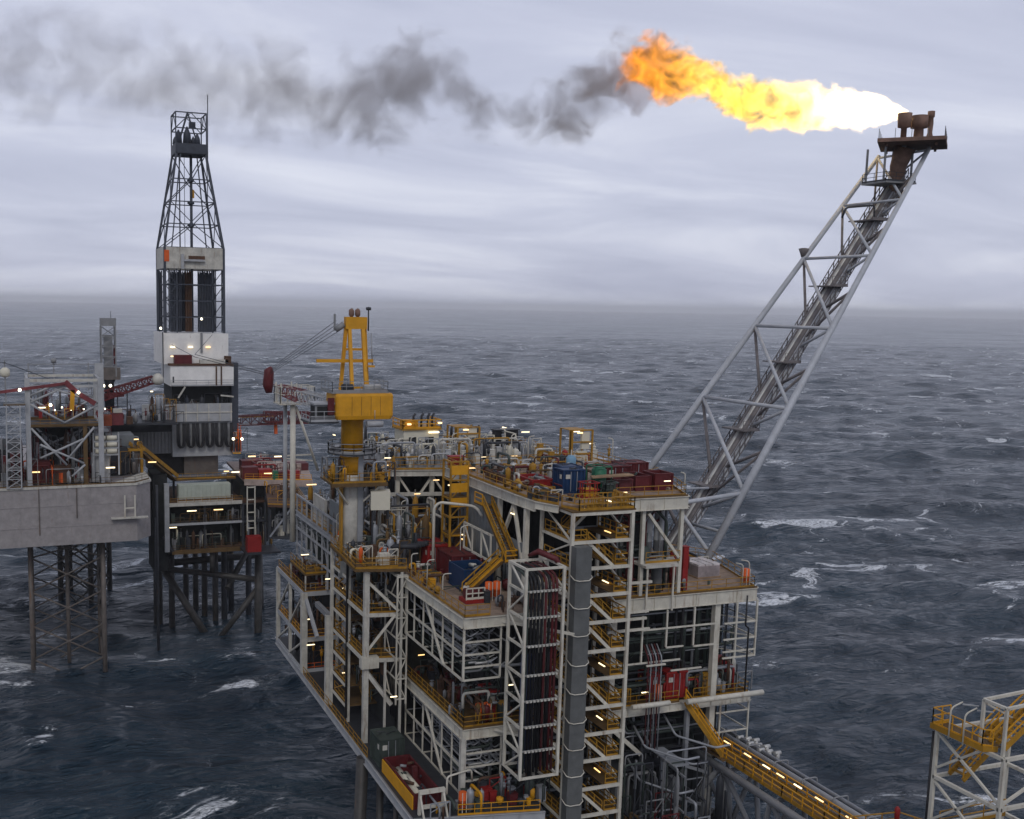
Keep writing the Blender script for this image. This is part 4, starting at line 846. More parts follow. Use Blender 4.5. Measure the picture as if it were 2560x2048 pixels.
build(MB().prism([(31.7, 108.4), (37.9, 108.0), (38.6, 113.6), (32, 114)], 46.75, 46.95), 'deck', brownyel, CR); RAIL(CR, [(32.1, 113.9, 46.95), (31.8, 108.5, 46.95), (37.8, 108.1, 46.95), (38.5, 113.5, 46.95)])
B(CR, 'edge_beam', brownyel, (31.7, 108.3, 46.8), (37.9, 107.9, 46.8), .12, .4)
clutter(CR, 31.9, 33.4, 108.6, 113.5, 46.95, 2.6, 22, [yellow, dark, rusty, grey, orange_y, galv], 301); clutter(CR, 36.2, 38, 108.3, 113.2, 46.95, 2.2, 22, [yellow, dark, rusty, grey, galv, orange_y], 302)
for q in ((32.2, 108.6), (37.4, 108.4)): B(CR, 'brace', white, q + (46.7,), (34.2 if q[0] < 34 else 35.4, 110.2, 44.2), .18)
# boom: red and white lattice lowered on to its rest
def lattice(t, name, p, q, w0, w1, m, n, r=.07, mb=None, upv=Vector((0, 0, 1))):
    p = Vector(p); q = Vector(q); d = (q - p).normalized(); sx = d.cross(upv).normalized(); sy = sx.cross(d); own = mb is None; mb = mb or MB()
    def c(k, i): f = k / n; w = w0 + (w1 - w0) * f; return p.lerp(q, f) + sx * w / 2 * (1, 1, -1, -1)[i] + sy * w / 2 * (1, -1, -1, 1)[i]
    for i in range(4):
        mb.beam(c(0, i), c(n, i), r * 2.2)
        for k in range(n): mb.beam(c(k, i), c(k + 1, (i + 1) % 4) if k % 2 == 0 else c(k + 1, (i + 1) % 4), r * 1.4); mb.beam(c(k, i), c(k, (i + 1) % 4), r * 1.4)
    return build(mb, name, m, t) if own else mb
lattice(CR, 'boom', (33.2, 112.6, 54.9), (32.6, 124.5, 55.0), 1.5, 1.4, lgrey, 8, .05)
lattice(CR, 'boom', (32.6, 124.5, 55.0), (31.7, 133.2, 55.3), 1.4, 1.0, dullred, 5, .05)
build(MB().tube([(30.9, 134.6, 54.6), (30.8, 134.8, 55.6), (30.9, 134.6, 57.4), (31.1, 134.3, 57.9)], [.4, .7, .65, .2], 10), 'boom_head', dred, CR)
for i in range(4): T(CR, 'rope', dark, [(33.0 + .22 * i, 111.5 + .2 * i, 64.3 - .34 * i), (31.2 - .1 * i, 134.2, 57.9 - .28 * i)], .03, 5)
for i in range(2): T(CR, 'rope', dark, [(30.7, 134.8, 57.1 - .25 * i), (26.8, 168, 57.9 - .4 * i), (37.6 - i * 8, 214, 59.6 - i * 2)], .05, 5)
# boom rest
BR = thing('boom_rest', 'white steel trestle with a caged head holding the crane boom', 'boom rest', (33, 130, 37))
build(MB().tube([(32.9, 130, 36), (32.9, 130, 53.6)], .36, 12), 'post', white, BR); build(MB().tube([(32.3, 131.6, 37), (32.3, 131.6, 53.6)], .26, 10), 'post', lgrey, BR)
T(BR, 'brace', white, [(36.2, 130, 45), (33.3, 130, 53.2)], .17, 8); B(BR, 'cross_beam', white, (32.4, 131, 46.9), (35.4, 130, 47.1), .16); B(BR, 'cross_beam', white, (32.2, 130.6, 46.6), (35.5, 130, 46.3), .14)
X(BR, 'platform', white, 31.0, 35.6, 129.2, 132.6, 53.5, 53.65); build(MB().rail([(31.1, 129.3, 53.65), (35.5, 129.3, 53.65), (35.5, 132.5, 53.65), (31.1, 132.5, 53.65), (31.1, 129.3, 53.65)], 2.1, .9, .05, False), 'guard_frame', white, BR)
for x, y in ((31.2, 129.4), (33.2, 129.4), (31.2, 132), (33.2, 132)): B(BR, 'guard_post', white, (x, y, 53.6), (x, y, 56.2), .16)

# ------------------------------------------------------------------ loose things standing on the decks
CG = 'cargo containers on the platform decks'
def container(label, x0, y0, x1, y1, z, h, m, cat='container', open_top=False, rolls=None):
    t = thing('cargo_container', label, cat, ((x0 + x1) / 2, (y0 + y1) / 2, z), CG)
    mb = MB(); s = .06
    if open_top:
        for a in ((x0, x0 + .1, y0, y1), (x1 - .1, x1, y0, y1), (x0 + .1, x1 - .1, y0, y0 + .1), (x0 + .1, x1 - .1, y1 - .1, y1)): mb.box(a[0], a[1], a[2], a[3], z + .12, z + h)
        mb.box(x0 + .1, x1 - .1, y0 + .1, y1 - .1, z + .12, z + .25)
    else: mb.box(x0 + s, x1 - s, y0 + s, y1 - s, z + .12, z + h - .05)
    k = int((x1 - x0) / .35)
    for i in range(1, k): x = x0 + (x1 - x0) * i / k; mb.box(x - .06, x + .06, y0 + .005, y0 + s, z + .2, z + h - .15)
    k = int((y1 - y0) / .35)
    for i in range(1, k): y = y0 + (y1 - y0) * i / k; mb.box(x0 + .005, x0 + s, y - .06, y + .06, z + .2, z + h - .15)
    build(mb, 'body', m, t)
    mb = MB()
    for x in (x0, x1):
        for y in (y0, y1): mb.beam((x, y, z), (x, y, z + h), .16)
    for zz_ in (z + .09, z + h - .06):
        mb.beam((x0, y0, zz_), (x1, y0, zz_), .14); mb.beam((x0, y1, zz_), (x1, y1, zz_), .14); mb.beam((x0, y0, zz_), (x0, y1, zz_), .14); mb.beam((x1, y0, zz_), (x1, y1, zz_), .14)
    build(mb, 'frame', m, t)
    g = random.Random(int(x0 * 13 + y0 * 7))
    if not open_top:
        X(t, 'placard', offwhite, x0 + .25, x0 + .75, y0 - .012, y0 + .004, z + h * .62, z + h * .8); X(t, 'placard', offwhite, x0 - .012, x0 + .004, y0 + .4, y0 + .8, z + h * .6, z + h * .78)
        for q in (.35, .65): B(t, 'door_bar', galv, (x0 + (x1 - x0) * q, y0 - .02, z + .2), (x0 + (x1 - x0) * q, y0 - .02, z + h - .2), .06)
        for i in range(3): B(t, 'sling', dark, (g.uniform(x0, x1), g.uniform(y0, y1), z + h), (g.uniform(x0, x1), g.uniform(y0, y1), z + h + .06), .07)
    else:
        for i in range(9):
            a = g.uniform(x0 + .3, x1 - .3); b = g.uniform(y0 + .3, y1 - .3); c_ = z + g.uniform(.5, 1.0) * h; mm = g.choice((dred, dark, grey, rusty, offwhite, dgreen, maroon))
            if i % 3: build(MB().tube([(a, b, c_), (min(max(a + g.uniform(-1.2, 1.2), x0 + .15), x1 - .15), min(max(b + g.uniform(-1.2, 1.2), y0 + .15), y1 - .15), c_ + g.uniform(-.15, .25))], g.uniform(.07, .2), 7), 'load_item', mm, t)
            else: X(t, 'load_item', mm, a - .25, a + .25, b - .25, b + .25, z + .26, c_)
    return t
z4 = 47.92
container('teal blue container on the top deck beside the bright red skip', 50.6, 92.0, 52.9, 94.0, z4, 2.35, blue)
container('second teal blue container right behind the first on the top deck', 51.8, 94.3, 53.9, 96.4, z4, 2.3, blue)
container('low bright red skip on the top deck left of the blue container', 48.6, 94.6, 50.9, 98.2, z4, 1.05, red, 'skip', True)
container('dark red open basket at the right end of the top deck row', 60.6, 91.2, 62.6, 93.4, z4, 1.75, dred, 'skip', True)
container('dark red open basket second from the right end of the top deck', 58.6, 91.6, 60.3, 94.4, z4, 1.5, dred, 'skip', True)
container('dark red container with ribbed sides behind the green tank', 57.4, 95.2, 60.2, 97.4, z4, 2.0, dred)
container('long dark red container at the back right of the top deck', 60.6, 97.6, 63.8, 99.6, z4, 1.9, dred)
container('low brownish red skip in front of the ribbed container', 56.4, 91.8, 58.3, 93.8, z4, 1.2, maroon, 'skip', True)
container('long low brown skip on the left edge of the top deck', 47.3, 99, 49.4, 103, z4, .9, rusty, 'skip', True)
container('red container nearest the crane on the middle deck', 41.3, 104.2, 43.7, 108.4, 37.92, 2.6, red)
container('dark red container behind the blue skip on the middle deck', 42.2, 99.6, 45.2, 103.6, 37.92, 2.5, dred)
container('open blue skip under the yellow stairs', 41.4, 94.6, 44.4, 98.4, 37.92, 2.3, blue, 'skip', True)
container('dark red container sitting at the edge of the upper truss frame', 43.9, 104.6, 45.9, 110.0, 37.92, 2.3, dred)
container('red cabin on the lower left landing beside orange buoy holders', 42.4, 90.4, 44.9, 92.6, 26.42, 2.7, red, 'cabin')
container('large red cabin under the right deck behind the tube bundle', 61.6, 88.9, 64.0, 91.4, 26.72, 2.8, red, 'cabin')
container('narrow red cabin left of the large red cabin', 59.9, 89.1, 60.9, 91.4, 26.72, 2.6, red, 'cabin')
container('long dark red skip with pale rolls on the lowest deck', 33.6, 87.0, 36.2, 95.4, 19.97, 1.5, dred, 'skip', True)
X(bpy.data.objects['cargo_container.015'], 'side_panel', orange_y, 33.38, 33.5, 86.9, 95.5, 20.0, 21.3)
for i in range(3): solo(MB().tube([(34.55 + .36 * (i % 2), 88.2 + i * 1.5, 20.6), (34.6 + .36 * (i % 2), 91.8 + i * 1.2, 20.6)], .34, 12), 'roll', cream, 'pale rolled load lying in the long dark red skip', 'roll', (34.6, 90, 20.2), 'pale rolls in the skip')
container('dark green roofed container behind the long dark red skip', 33.5, 96.4, 36.0, 99.4, 19.97, 2.9, dgreen)
# green tank in a frame, timber and buoys on the top deck
t = thing('frame_tank', 'green transport tank in a frame between blue and red containers', 'tank', (55.2, 91.2, z4))
build(MB().lathe((54.9, 92.6, z4 + .3), [(0, .3), (.2, .75), (1.9, .75), (2.2, .3)], 16), 'vessel', green, t)
mb = MB()
for x in (54, 55.8):
    for y in (91.7, 93.5): mb.beam((x, y, z4), (x, y, z4 + 2.6), .1)
for z in (z4 + .1, z4 + 2.55):
    mb.beam((54, 91.7, z), (55.8, 91.7, z), .1); mb.beam((54, 93.5, z), (55.8, 93.5, z), .1); mb.beam((54, 91.7, z), (54, 93.5, z), .1); mb.beam((55.8, 91.7, z), (55.8, 93.5, z), .1)
build(mb, 'frame', green, t)
mb = MB()
for i in range(4): mb.beam((53.2 + .1 * i, 91.0 + i * .26, z4 + 1.65 + .02 * (i % 2)), (57.8, 90.9 + i * .26, z4 + 1.75 + .02 * (i % 2)), .25, .12)
solo(mb, 'plank_stack', wood, 'stack of pale timber planks lying in front of the green tank', 'planks', (55.5, 91.4, z4 + 1.6))
t = thing('stillage', 'yellow and red stillage basket at the front corner of the top deck', 'basket', (52, 89.5, z4))
build(MB().rail([(51.2, 88.8, z4), (52.8, 88.8, z4), (52.8, 90.2, z4), (51.2, 90.2, z4), (51.2, 88.8, z4)], 1.5, .55, .05), 'basket', red, t); X(t, 'load', orange_y, 51.4, 52.6, 89.0, 90.0, z4 + .1, z4 + .9)
t = thing('stillage', 'dark green stillage basket right of the yellow and red one', 'basket', (54.3, 89.6, z4))
build(MB().rail([(53.6, 89.0, z4), (55, 89.0, z4), (55, 90.3, z4), (53.6, 90.3, z4), (53.6, 89, z4)], 1.4, .55, .05), 'basket', dgreen, t); X(t, 'load', dgreen, 53.8, 54.8, 89.2, 90.1, z4 + .1, z4 + 1.2)
t = thing('blue_drum', 'light blue upright tank beside the back tower on the top deck', 'tank', (57.5, 103, z4))
build(MB().lathe((57.5, 103, z4), [(0, .55), (1.8, .55), (2.1, .3)], 14), 'vessel', paint('light_blue_paint', (.16, .30, .42)), t); B(t, 'pipe', white, (57.5, 103, z4 + 2.1), (57.5, 103, z4 + 2.7), .1)
# pallet crate with sheeted load on the right deck
t = thing('crate_stack', 'pale pinkish stack of sheeted crates on the right deck', 'crates', (69.2, 94.4, 37.92))
build(MB().box(67.5, 70.2, 92.8, 95.8, 38.05, 39.2), 'load', paint('sheeting', (.30, .26, .26), wear=.4), t)
mb = MB()
for i in range(3):
    for j in range(3): mb.box(67.6 + i * .95, 68.4 + i * .95, 92.95 + j * 1.1, 93.9 + j * 1.1, 39.202, 39.36)
build(mb, 'cover', paint('pale_cover', (.56, .52, .51), wear=.4), t); X(t, 'pallet', wood, 67.4, 70.3, 92.7, 95.9, 37.92, 38.04)
def lifebuoys(label, x, y, z, n, m=orange, col=white):
    t = thing('life_raft', label, 'life raft', (x, y, z), 'orange raft canisters')
    for i in range(n):
        yy = x + i * .85
        build(MB().lathe((yy, y, z + .35), [(0, .28), (.05, .38), (.7, .38), (.72, .40), (.78, .40), (.8, .38), (1.45, .38), (1.5, .25)], 14), 'canister', m, t)
        for zz_ in (.75, 1.25): pass
    mb = MB()
    for i in range(n):
        for dx in (-.2, .2): mb.beam((x + i * .85 + dx, y - .42, z), (x + i * .85 + dx, y - .42, z + 1.9), .06)
    build(mb, 'cradle', col, t)
    return t
lifebuoys('bright orange raft canisters with white straps beside the blue skip', 42.6, 91.4, 37.92, 2); lifebuoys('orange raft canisters in a white cradle on the lower left landing', 41.2, 89.8, 26.42, 2)
lifebuoys('orange raft canisters at the outer corner of the right deck', 70.5, 88.9, 37.92, 1); lifebuoys('orange raft canister under the narrow red cabin', 60.2, 88.4, 26.75, 1)
lifebuoys('orange raft canisters at the outer corner of the middle right deck', 70.4, 90.2, 26.75, 1); lifebuoys('orange raft canister by the white frame at the bottom of the platform', 37.6, 85.0, 20.2, 1)
t = thing('hose_reel', 'red machinery skid left of the orange canisters on the middle deck', 'skid', (40.8, 91.4, 37.92))
X(t, 'base', red, 39.9, 42, 90.7, 92.4, 37.93, 38.3); build(MB().tube([(40.1, 91.5, 38.8), (41.8, 91.5, 38.8)], .5, 14), 'drum', dred, t); build(MB().rail([(40, 90.8, 38.3), (41.9, 90.8, 38.3)], 1.1, .6, .05), 'guard', white, t)
t = thing('fire_point', 'red sloping fire cabinet at the outer end of the middle right deck', 'cabinet', (69.2, 90.6, 26.72)); build(MB().prism([(68.7, 90.2), (69.7, 90.0), (69.9, 90.9), (68.9, 91.2)], 28.4, 30.0), 'body', red, t); B(t, 'post', dark, (69.3, 90.6, 26.72), (69.3, 90.6, 28.4), .14)
solo(MB().box(62.9, 63.5, 89.0, 89.6, 38, 42.4).box(62.85, 63.55, 88.95, 89.65, 42.402, 42.5), 'red_locker', red, 'tall narrow red locker beside the white post of the right deck', 'locker', (63.2, 89.3, 38))
# air handling box and gear by the crane
t = thing('cabinet_box', 'cream coloured square equipment box standing beside the crane pedestal', 'box', (37.1, 108.8, 42))
build(MB().prism([(36.0, 107.9), (38.1, 107.6), (38.6, 109.4), (36.5, 109.7)], 44.0, 46.0), 'body', cream, t)
for x, y in ((36.3, 108.2), (38, 107.9), (38.3, 109.2), (36.7, 109.5)): B(t, 'leg', dark, (x, y, 37.9), (x, y, 44), .14)
# yellow stairs from the middle deck to the top deck
YS = thing('yellow_staircase', 'yellow zigzag staircase rising from the blue skip to the top deck', 'staircase', (44, 93, 38))
for p, q, w, sd_ in (((40.9, 93.0, 38.1), (44.5, 92.6, 41.3), .95, (0, 1, 0)), ((44.9, 92.6, 41.4), (44.9, 98.3, 45.8), .95, (1, 0, 0))):
    fl = build(MB().stair(p, q, w, sd_), 'stair_flight', brownyel, YS)
    mb = MB(); P_, Q_ = Vector(p), Vector(q); S_ = Vector(sd_) * w
    for o in (Vector((0, 0, 0)), S_): mb.beam(P_ + o + Vector((0, 0, .28)), Q_ + o + Vector((0, 0, .28)), .09, .5)
    build(mb, 'stringer', orange_y, fl); build(MB().stair_rail(p, q, w, sd_, .05), 'handrail', yellow, fl)
X(YS, 'landing', brownyel, 44.5, 45.9, 92.0, 93.4, 41.3, 41.42); RAIL(YS, [(44.6, 92.05, 41.42), (45.85, 92.05, 41.42), (45.85, 93.4, 41.42)], orange_y, r=.05)
X(YS, 'landing', brownyel, 44.8, 46, 98.3, 100.4, 45.75, 45.87); RAIL(YS, [(44.85, 98.4, 45.87), (44.85, 100.3, 45.87)], orange_y, r=.05)
# white frame behind the yellow stairs
WF = thing('white_frame', 'small white braced box frame behind the yellow staircase', 'frame', (45, 99, 38))
for y in (96.2, 98.5, 100.8, 103): B(WF, 'post', white, (44.9, y, 38 if y in (96.2, 103) else 40.5), (44.9, y, 43.2), .16)
for z in (43.2, 40.5): B(WF, 'rail_beam', white, (44.9, 96.2, z), (44.9, 103, z), .2); B(WF, 'rail_beam', white, (44.9, 96.2, z), (45.9, 96.2, z), .18)
for a, b in ((103, 100.8), (98.5, 96.2)): B(WF, 'brace', white, (44.9, a, 43.1), (44.9, b, 40.6), .15)
# yellow access ladder tower by the grey wall
YT = thing('ladder_tower', 'yellow caged ladder tower at the far end of the grey wall', 'ladder tower', (44.6, 105, 38))
for x in (43.6, 45.6):
    for y in (103.9, 106): B(YT, 'post', yellow, (x, y, 37.9), (x, y, 49.6), .2)
for k in range(6):
    z = 39.6 + k * 2; B(YT, 'cross_beam', yellow, (43.6, 103.9, z), (45.6, 103.9, z), .18); B(YT, 'cross_beam', yellow, (43.6, 103.9, z), (43.6, 106, z), .18)
    if k < 5: B(YT, 'brace', yellow, (43.6, 103.9, z), (45.6, 103.9, z + 2), .12)
for z in (41.6, 45.6): X(YT, 'floor', brownyel, 43.6, 45.6, 103.9, 106, z + .1, z + .2)
for z in (44.7, 46.3, 48.2): X(YT, 'panel', orange_y, 43.65, 45.5, 103.78, 103.82, z, z + 1.0)
# buildings of the back deck
BH = thing('control_cabin', 'cream cabin with a yellow railed roof and funnels on the back deck', 'cabin', (49, 127, 47))
X(BH, 'body', cream, 46.5, 51.3, 126.6, 130, 47.06, 50.3); X(BH, 'roof', yellow, 46.2, 51.6, 126.3, 130.3, 50.302, 50.5); RAIL(BH, [(46.3, 130.2, 50.5), (46.3, 126.4, 50.5), (51.5, 126.4, 50.5), (51.5, 130.2, 50.5)], orange_y, r=.06)
for x in (48.3, 49.4, 50.3, 50.9): build(MB().tube([(x, 128, 50.5), (x, 128, 51.9), (x + .25, 127.9, 52.3)], .16, 8), 'funnel', dark, BH)
X(BH, 'window', module, 47.2, 48.2, 126.56, 126.597, 48.6, 49.4); X(BH, 'window', module, 49.4, 50.6, 126.56, 126.597, 48.6, 49.4); X(BH, 'box', orange_y, 46.6, 48.4, 126.5, 128.5, 50.52, 51.5)
B(BH, 'lamp', lampm, (49.8, 126.3, 50.0), (51.2, 126.3, 50.0), .18); lamp(BH, (47.1, 126.3, 51.1), 'x', .5, .2); lamp(BH, (51.3, 126.3, 51.2), 'x', .5, .2)
def yellow_tower(label, x, y, z, w, h, m2):
    t = thing('deck_tower', label, 'deck tower', (x, y, z), 'yellow framed towers on the back deck')
    for a in (0, w):
        for b in (0, w * .8): B(t, 'post', yellow, (x + a, y + b, z), (x + a, y + b, z + h), .2)
    for k in range(4): zz_ = z + h * (k + 1) / 4; B(t, 'cross_beam', yellow, (x, y, zz_), (x + w, y, zz_), .18)
    X(t, 'wall_panel', yellow, x - .06, x + .4, y - .1, y - .02, z + .4, z + h); X(t, 'wall_panel', m2, x + w * .35, x + w * .8, y + .1, y + .8, z + .2, z + h * .55); X(t, 'roof', yellow, x - .1, x + w * .7, y - .1, y + w * .8, z + h + .01, z + h + .1)
    X(t, 'wall_panel', cream, x + w * .55, x + w * .9, y + .1, y + .5, z + h * .6, z + h * .95)
    lamp(t, (x + w * .4, y - .2, z + h - .3), 'x', .7, .16)
yellow_tower('yellow framed tower standing above the dark red containers', 66.4, 119.4, 44.55, 3.2, 6.1, cream); yellow_tower('yellow framed tower in the middle of the back deck', 53.8, 127, 47.06, 3.4, 3.4, dgreen)
solo(MB().box(61.8, 65.1, 131.6, 133, 47.06, 49.3).box(61.6, 65.3, 131.4, 133.2, 49.302, 49.45), 'black_tank', black, 'black rectangular tank among pale pipework on the back deck', 'tank', (63.4, 132, 47.06))
solo(MB().box(67.1, 69.2, 117.2, 118.6, 44.52, 46.2).box(67.0, 69.3, 117.1, 118.7, 46.202, 46.3), 'red_box', red, 'bright red box at the foot of the yellow tower', 'box', (68, 118, 44.52)); solo(MB().box(46.6, 48.3, 111.2, 112.2, 47.92, 49).box(46.5, 48.4, 111.1, 112.3, 49.002, 49.1), 'red_box', red, 'small red box at the back left of the top deck', 'box', (47.4, 111.7, 47.92))
for i, (x, y, z, l) in enumerate(((58.6, 130.5, 47.1, 'slim black vent beside the black tank'), (54.9, 131, 47.1, 'slim dark vent left of the black tank'), (43.5, 133, 47.1, 'slim dark vent behind the white pipework near the crane'))):
    solo(MB().tube([(x, y, z), (x, y, z + 2.6), (x + .05, y, z + 3.2)], [.22, .2, .12], 9), 'vent', dark, l, 'vent', (x, y, z))
# white A-frame at the bottom
WA = thing('lifting_frame', 'white portal frame standing on the edge of the lowest deck', 'frame', (34.8, 86, 19.95))
for x in (33.7, 36.0): B(WA, 'post', white, (x, 85.9, 19.97), (x, 85.7, 22.3), .26); B(WA, 'brace', white, (x, 84.6, 19.9), (x, 85.7, 21.9), .16)
B(WA, 'cross_beam', white, (33.6, 85.7, 22.2), (36.1, 85.7, 22.2), .34); B(WA, 'cross_beam', white, (33.7, 85.8, 20.7), (36, 85.8, 20.7), .3)
T(WA, 'pipe', white, elbow([(36.6, 86.4, 20), (36.6, 86.4, 23.0), (39.2, 86.8, 23.2), (39.4, 87, 22)]), .1, 7)

# ------------------------------------------------------------------ footbridge to the next platform
FBR = thing('footbridge', 'yellow railed footbridge on a grey tubular truss running out of the lower right', 'bridge', (66.5, 80, 14))
YB0, YB1 = 90.5, 30
build(MB().tube([(65.4, YB0, 20.75), (65.4, YB1, 20.75)], .40, 12), 'chord', lgrey, FBR); build(MB().tube([(69.3, YB0, 20.6), (69.3, YB1, 20.6)], .42, 12), 'chord', lgrey, FBR); build(MB().tube([(67.4, 88, 14.2), (67.4, YB1, 14.2)], .42, 12), 'chord', grey, FBR)
ys = [YB0 - 2, 84, 77, 70, 63, 56, 49, 42, 35]
for i, y in enumerate(ys):
    T(FBR, 'cross_strut', grey, [(65.5, y, 20.6), (69.3, y, 20.6)], .2, 8)
    for x in (65.5, 69.3):
        if i + 1 < len(ys): T(FBR, 'brace', grey, [(x, y, 20.6), (67.4, y - 3.5, 14.2)], .26, 8); T(FBR, 'brace', grey, [(67.4, y - 3.5, 14.2), (x, ys[i + 1], 20.6)], .26, 8)
T(FBR, 'brace', grey, [(65.5, 84.8, 20.5), (66.2, 92, 12.4)], .3, 8); T(FBR, 'brace', grey, [(65.5, 84.2, 20.5), (66, 84.0, 14)], .3, 8)
X(FBR, 'walkway', brownyel, 66.0, 67.7, YB1, 87.4, 21.35, 21.5)
for x in (66.0, 67.7):
    for k in range(10): y = 87.2 - k * 5.5; RAIL(FBR, [(x, y, 21.5), (x, y - 5.5, 21.5)], orange_y, r=.05, step=1.3)
    for k in range(10): y = 87.2 - k * 5.5; B(FBR, 'kick_plate', yellow, (x, y, 21.55), (x, y - 5.45, 21.55), .04, .4)
build(MB().tube([(68.6, 89.5, 22.2), (68.6, YB1, 22.2)], .38, 12), 'bridge_pipe', lgrey, FBR); build(MB().tube([(69.4, 89, 22.4), (69.4, YB1, 22.4)], .22, 10), 'bridge_pipe', galv, FBR); build(MB().tube([(68.2, 89, 21.6), (68.2, YB1, 21.6)], .2, 10), 'bridge_pipe', silver, FBR)
for k in range(14): y = 88 - k * 4; build(MB().tube(elbow([(68.1, y, 21), (68.1, y, 22.9), (69.8, y, 22.9), (69.8, y, 20.8)], 3, .3), .07, 6), 'pipe_hoop', grey, FBR)
for i in range(9): x = 69.4 + (i % 3) * .55; y = 86.8 - i * .55; build(MB().tube([(x, y, 21.6), (x, y, 22.6)], .24, 8).tube([(x - .35, y, 22.5), (x + .35, y, 22.5)], .22, 8), 'valve', silver, FBR)
for y in (85.6, 82.4, 79.6, 77.6, 75.2, 72.4, 68.6, 65): lamp(FBR, (66.9, y, 22.75), 'y', 1.0, .085)
for y in (85.6, 79.6, 72.4): B(FBR, 'lamp_post', yellow, (67.7, y, 21.5), (67.3, y, 22.8), .07)
# stair down from the platform to the bridge
p, q, w = (66.6, 86.6, 21.5), (63.1, 87.5, 26.75), 1.2
BS = thing('bridge_stair', 'yellow stair dropping from the middle deck to the footbridge', 'staircase', (65, 87, 21))
fl = build(MB().stair((65.9, 84.9, 21.6), (62.7, 87.0, 26.75), 1.6, (.55, .83, 0)), 'stair_flight', yellow, BS); build(MB().stair_rail((65.9, 84.9, 21.6), (62.7, 87.0, 26.75), 1.6, (.55, .83, 0), .05), 'handrail', orange_y, fl)
mb = MB()
for o in (Vector((0, 0, 0)), Vector((.88, 1.33, 0))): mb.beam(Vector((65.9, 84.9, 21.9)) + o, Vector((62.7, 87.0, 27.05)) + o, .07, .55)
build(mb, 'stringer', yellow, BS)
X(BS, 'landing', brownyel, 65.4, 67.8, 84.2, 87.6, 21.51, 21.6)
# supports under the bridge head
SP = thing('support_frame', 'dim grey pipe supports hanging below the middle deck beside the bridge', 'support frame', (60, 87, 16))
for z in (21.0, 17.4): B(SP, 'beam', galv, (60.6, 87.6, z), (65.4, 86.6, z - 1.6), .28); B(SP, 'beam', galv, (60.6, 87.6, z), (60.6, 83.5, z - .2), .18)
B(SP, 'post', galv, (60.6, 87.6, 17.2), (60.6, 87.6, 21.2), .22); B(SP, 'post', galv, (63.2, 87.4, 14), (63.2, 87.4, 26), .4); B(SP, 'post', galv, (57.2, 87, 18.6), (57.2, 87, 21.6), .18)
for x, z in ((58, 22.8), (59, 22.2), (61.5, 23.6), (57.5, 19.4)): T(SP, 'pipe', galv, elbow([(x, 89, z + 1.5), (x + .2, 87, z), (x + 2.5, 83.6, z - .2), (x + 4, 83.4, z)]), .12, 7)
X(SP, 'tray', galv, 59.4, 61.0, 83.6, 88, 22.0, 22.1)
clutter(PP, 38, 46, 84.4, 87, 19.97, 2.4, 22, [dgreen, dark, red, orange_y, galv], 51); clutter(PP, 55.5, 63, 80, 87.6, 13.9, 5, 40, [rusty, dark, galv, dred, brownyel], 52); clutter(PP, 54.5, 66, 82, 91, 13.9, 9, 40, [dark, galv, dgreen, grey], 53)
build(MB().prism([(54.2, 76), (70, 76), (70, 88), (54.2, 88)], 13.6, 13.9), 'deck', dark, PP)

# ------------------------------------------------------------------ stair tower of the next platform, lower right
NT = thing('scaffold_stair', 'white framed tower with yellow landing and stairs at the lower right corner', 'stair tower', (53, 44, 34))
X0, X1, Y0, Y1 = 51.6, 57.5, 42.0, 46.6
for x in (X0, X1):
    for y in (Y0, Y1): B(NT, 'post', white, (x, y, 30), (x, y, 41.4), .20)
for z in (41.35, 38.4, 35.2):
    for p, q in (((X0, Y0), (X0, Y1)), ((X0, Y0), (X1, Y0)), ((X0, Y1), (X1, Y1)), ((X1, Y0), (X1, Y1))): B(NT, 'cross_beam', white, p + (z,), q + (z,), .2)
for a, b in (((Y1, 41.2), (Y0, 38.6)), ((Y0 + 1.6, 41.2), (Y1, 38.9)), ((Y1, 38.2), (Y0, 35.4)), ((Y0 + 1.5, 38.2), (Y1, 35.6))): B(NT, 'brace', white, (X0, a[0], a[1]), (X0, b[0], b[1]), .14)
B(NT, 'brace', white, (X0, Y0, 38.6), (X1, Y0, 41.2), .14); B(NT, 'brace', white, (X0, Y0, 35.4), (X1, Y0, 38.2), .14)
LD = build(MB().prism([(51.2, 43.1), (52.6, 43.1), (52.6, 46.8), (51.2, 46.8)], 41.5, 41.62), 'landing', brownyel, NT)
build(MB().rail([(52.6, 46.7, 41.62), (51.25, 46.7, 41.62), (51.25, 43.2, 41.62), (51.7, 42.9, 41.62)], 1.1, .7, .028, True), 'railing', orange_y, LD)
build(MB().beam((51.2, 46.8, 41.6), (51.2, 43.1, 41.6), .05, .34).beam((51.2, 43.1, 41.6), (52, 42.8, 41.6), .05, .34), 'kick_plate', yellow, LD)
fl = build(MB().stair((52.4, 42.7, 41.6), (56.6, 42.7, 44.6), 1.0, (0, 1, 0)), 'stair_flight', yellow, NT); build(MB().stair_rail((52.4, 42.7, 41.6), (56.6, 42.7, 44.6), 1.0, (0, 1, 0), .03), 'handrail', orange_y, fl)
fl = build(MB().stair((52.6, 45.4, 38.5), (56.2, 45.4, 41.4), 1.0, (0, 1, 0)), 'stair_flight', yellow, NT); build(MB().stair_rail((52.6, 45.4, 38.5), (56.2, 45.4, 41.4), 1.0, (0, 1, 0), .03), 'handrail', orange_y, fl)
for y in (44.4, 45.4): build(MB().tube(elbow([(51.15, y, 41.3), (51.15, y, 43.2), (51.9, y - .1, 43.5)], 4, .3), .045, 7), 'lamp_post', white, NT); B(NT, 'lamp', lgrey, (51.7, y - .3, 43.46), (52.5, y - .7, 43.4), .07)
for y in (42.2, 43.7): B(NT, 'top_post', white, (51.7, y, 41.4), (51.7, y, 44.25), .16)
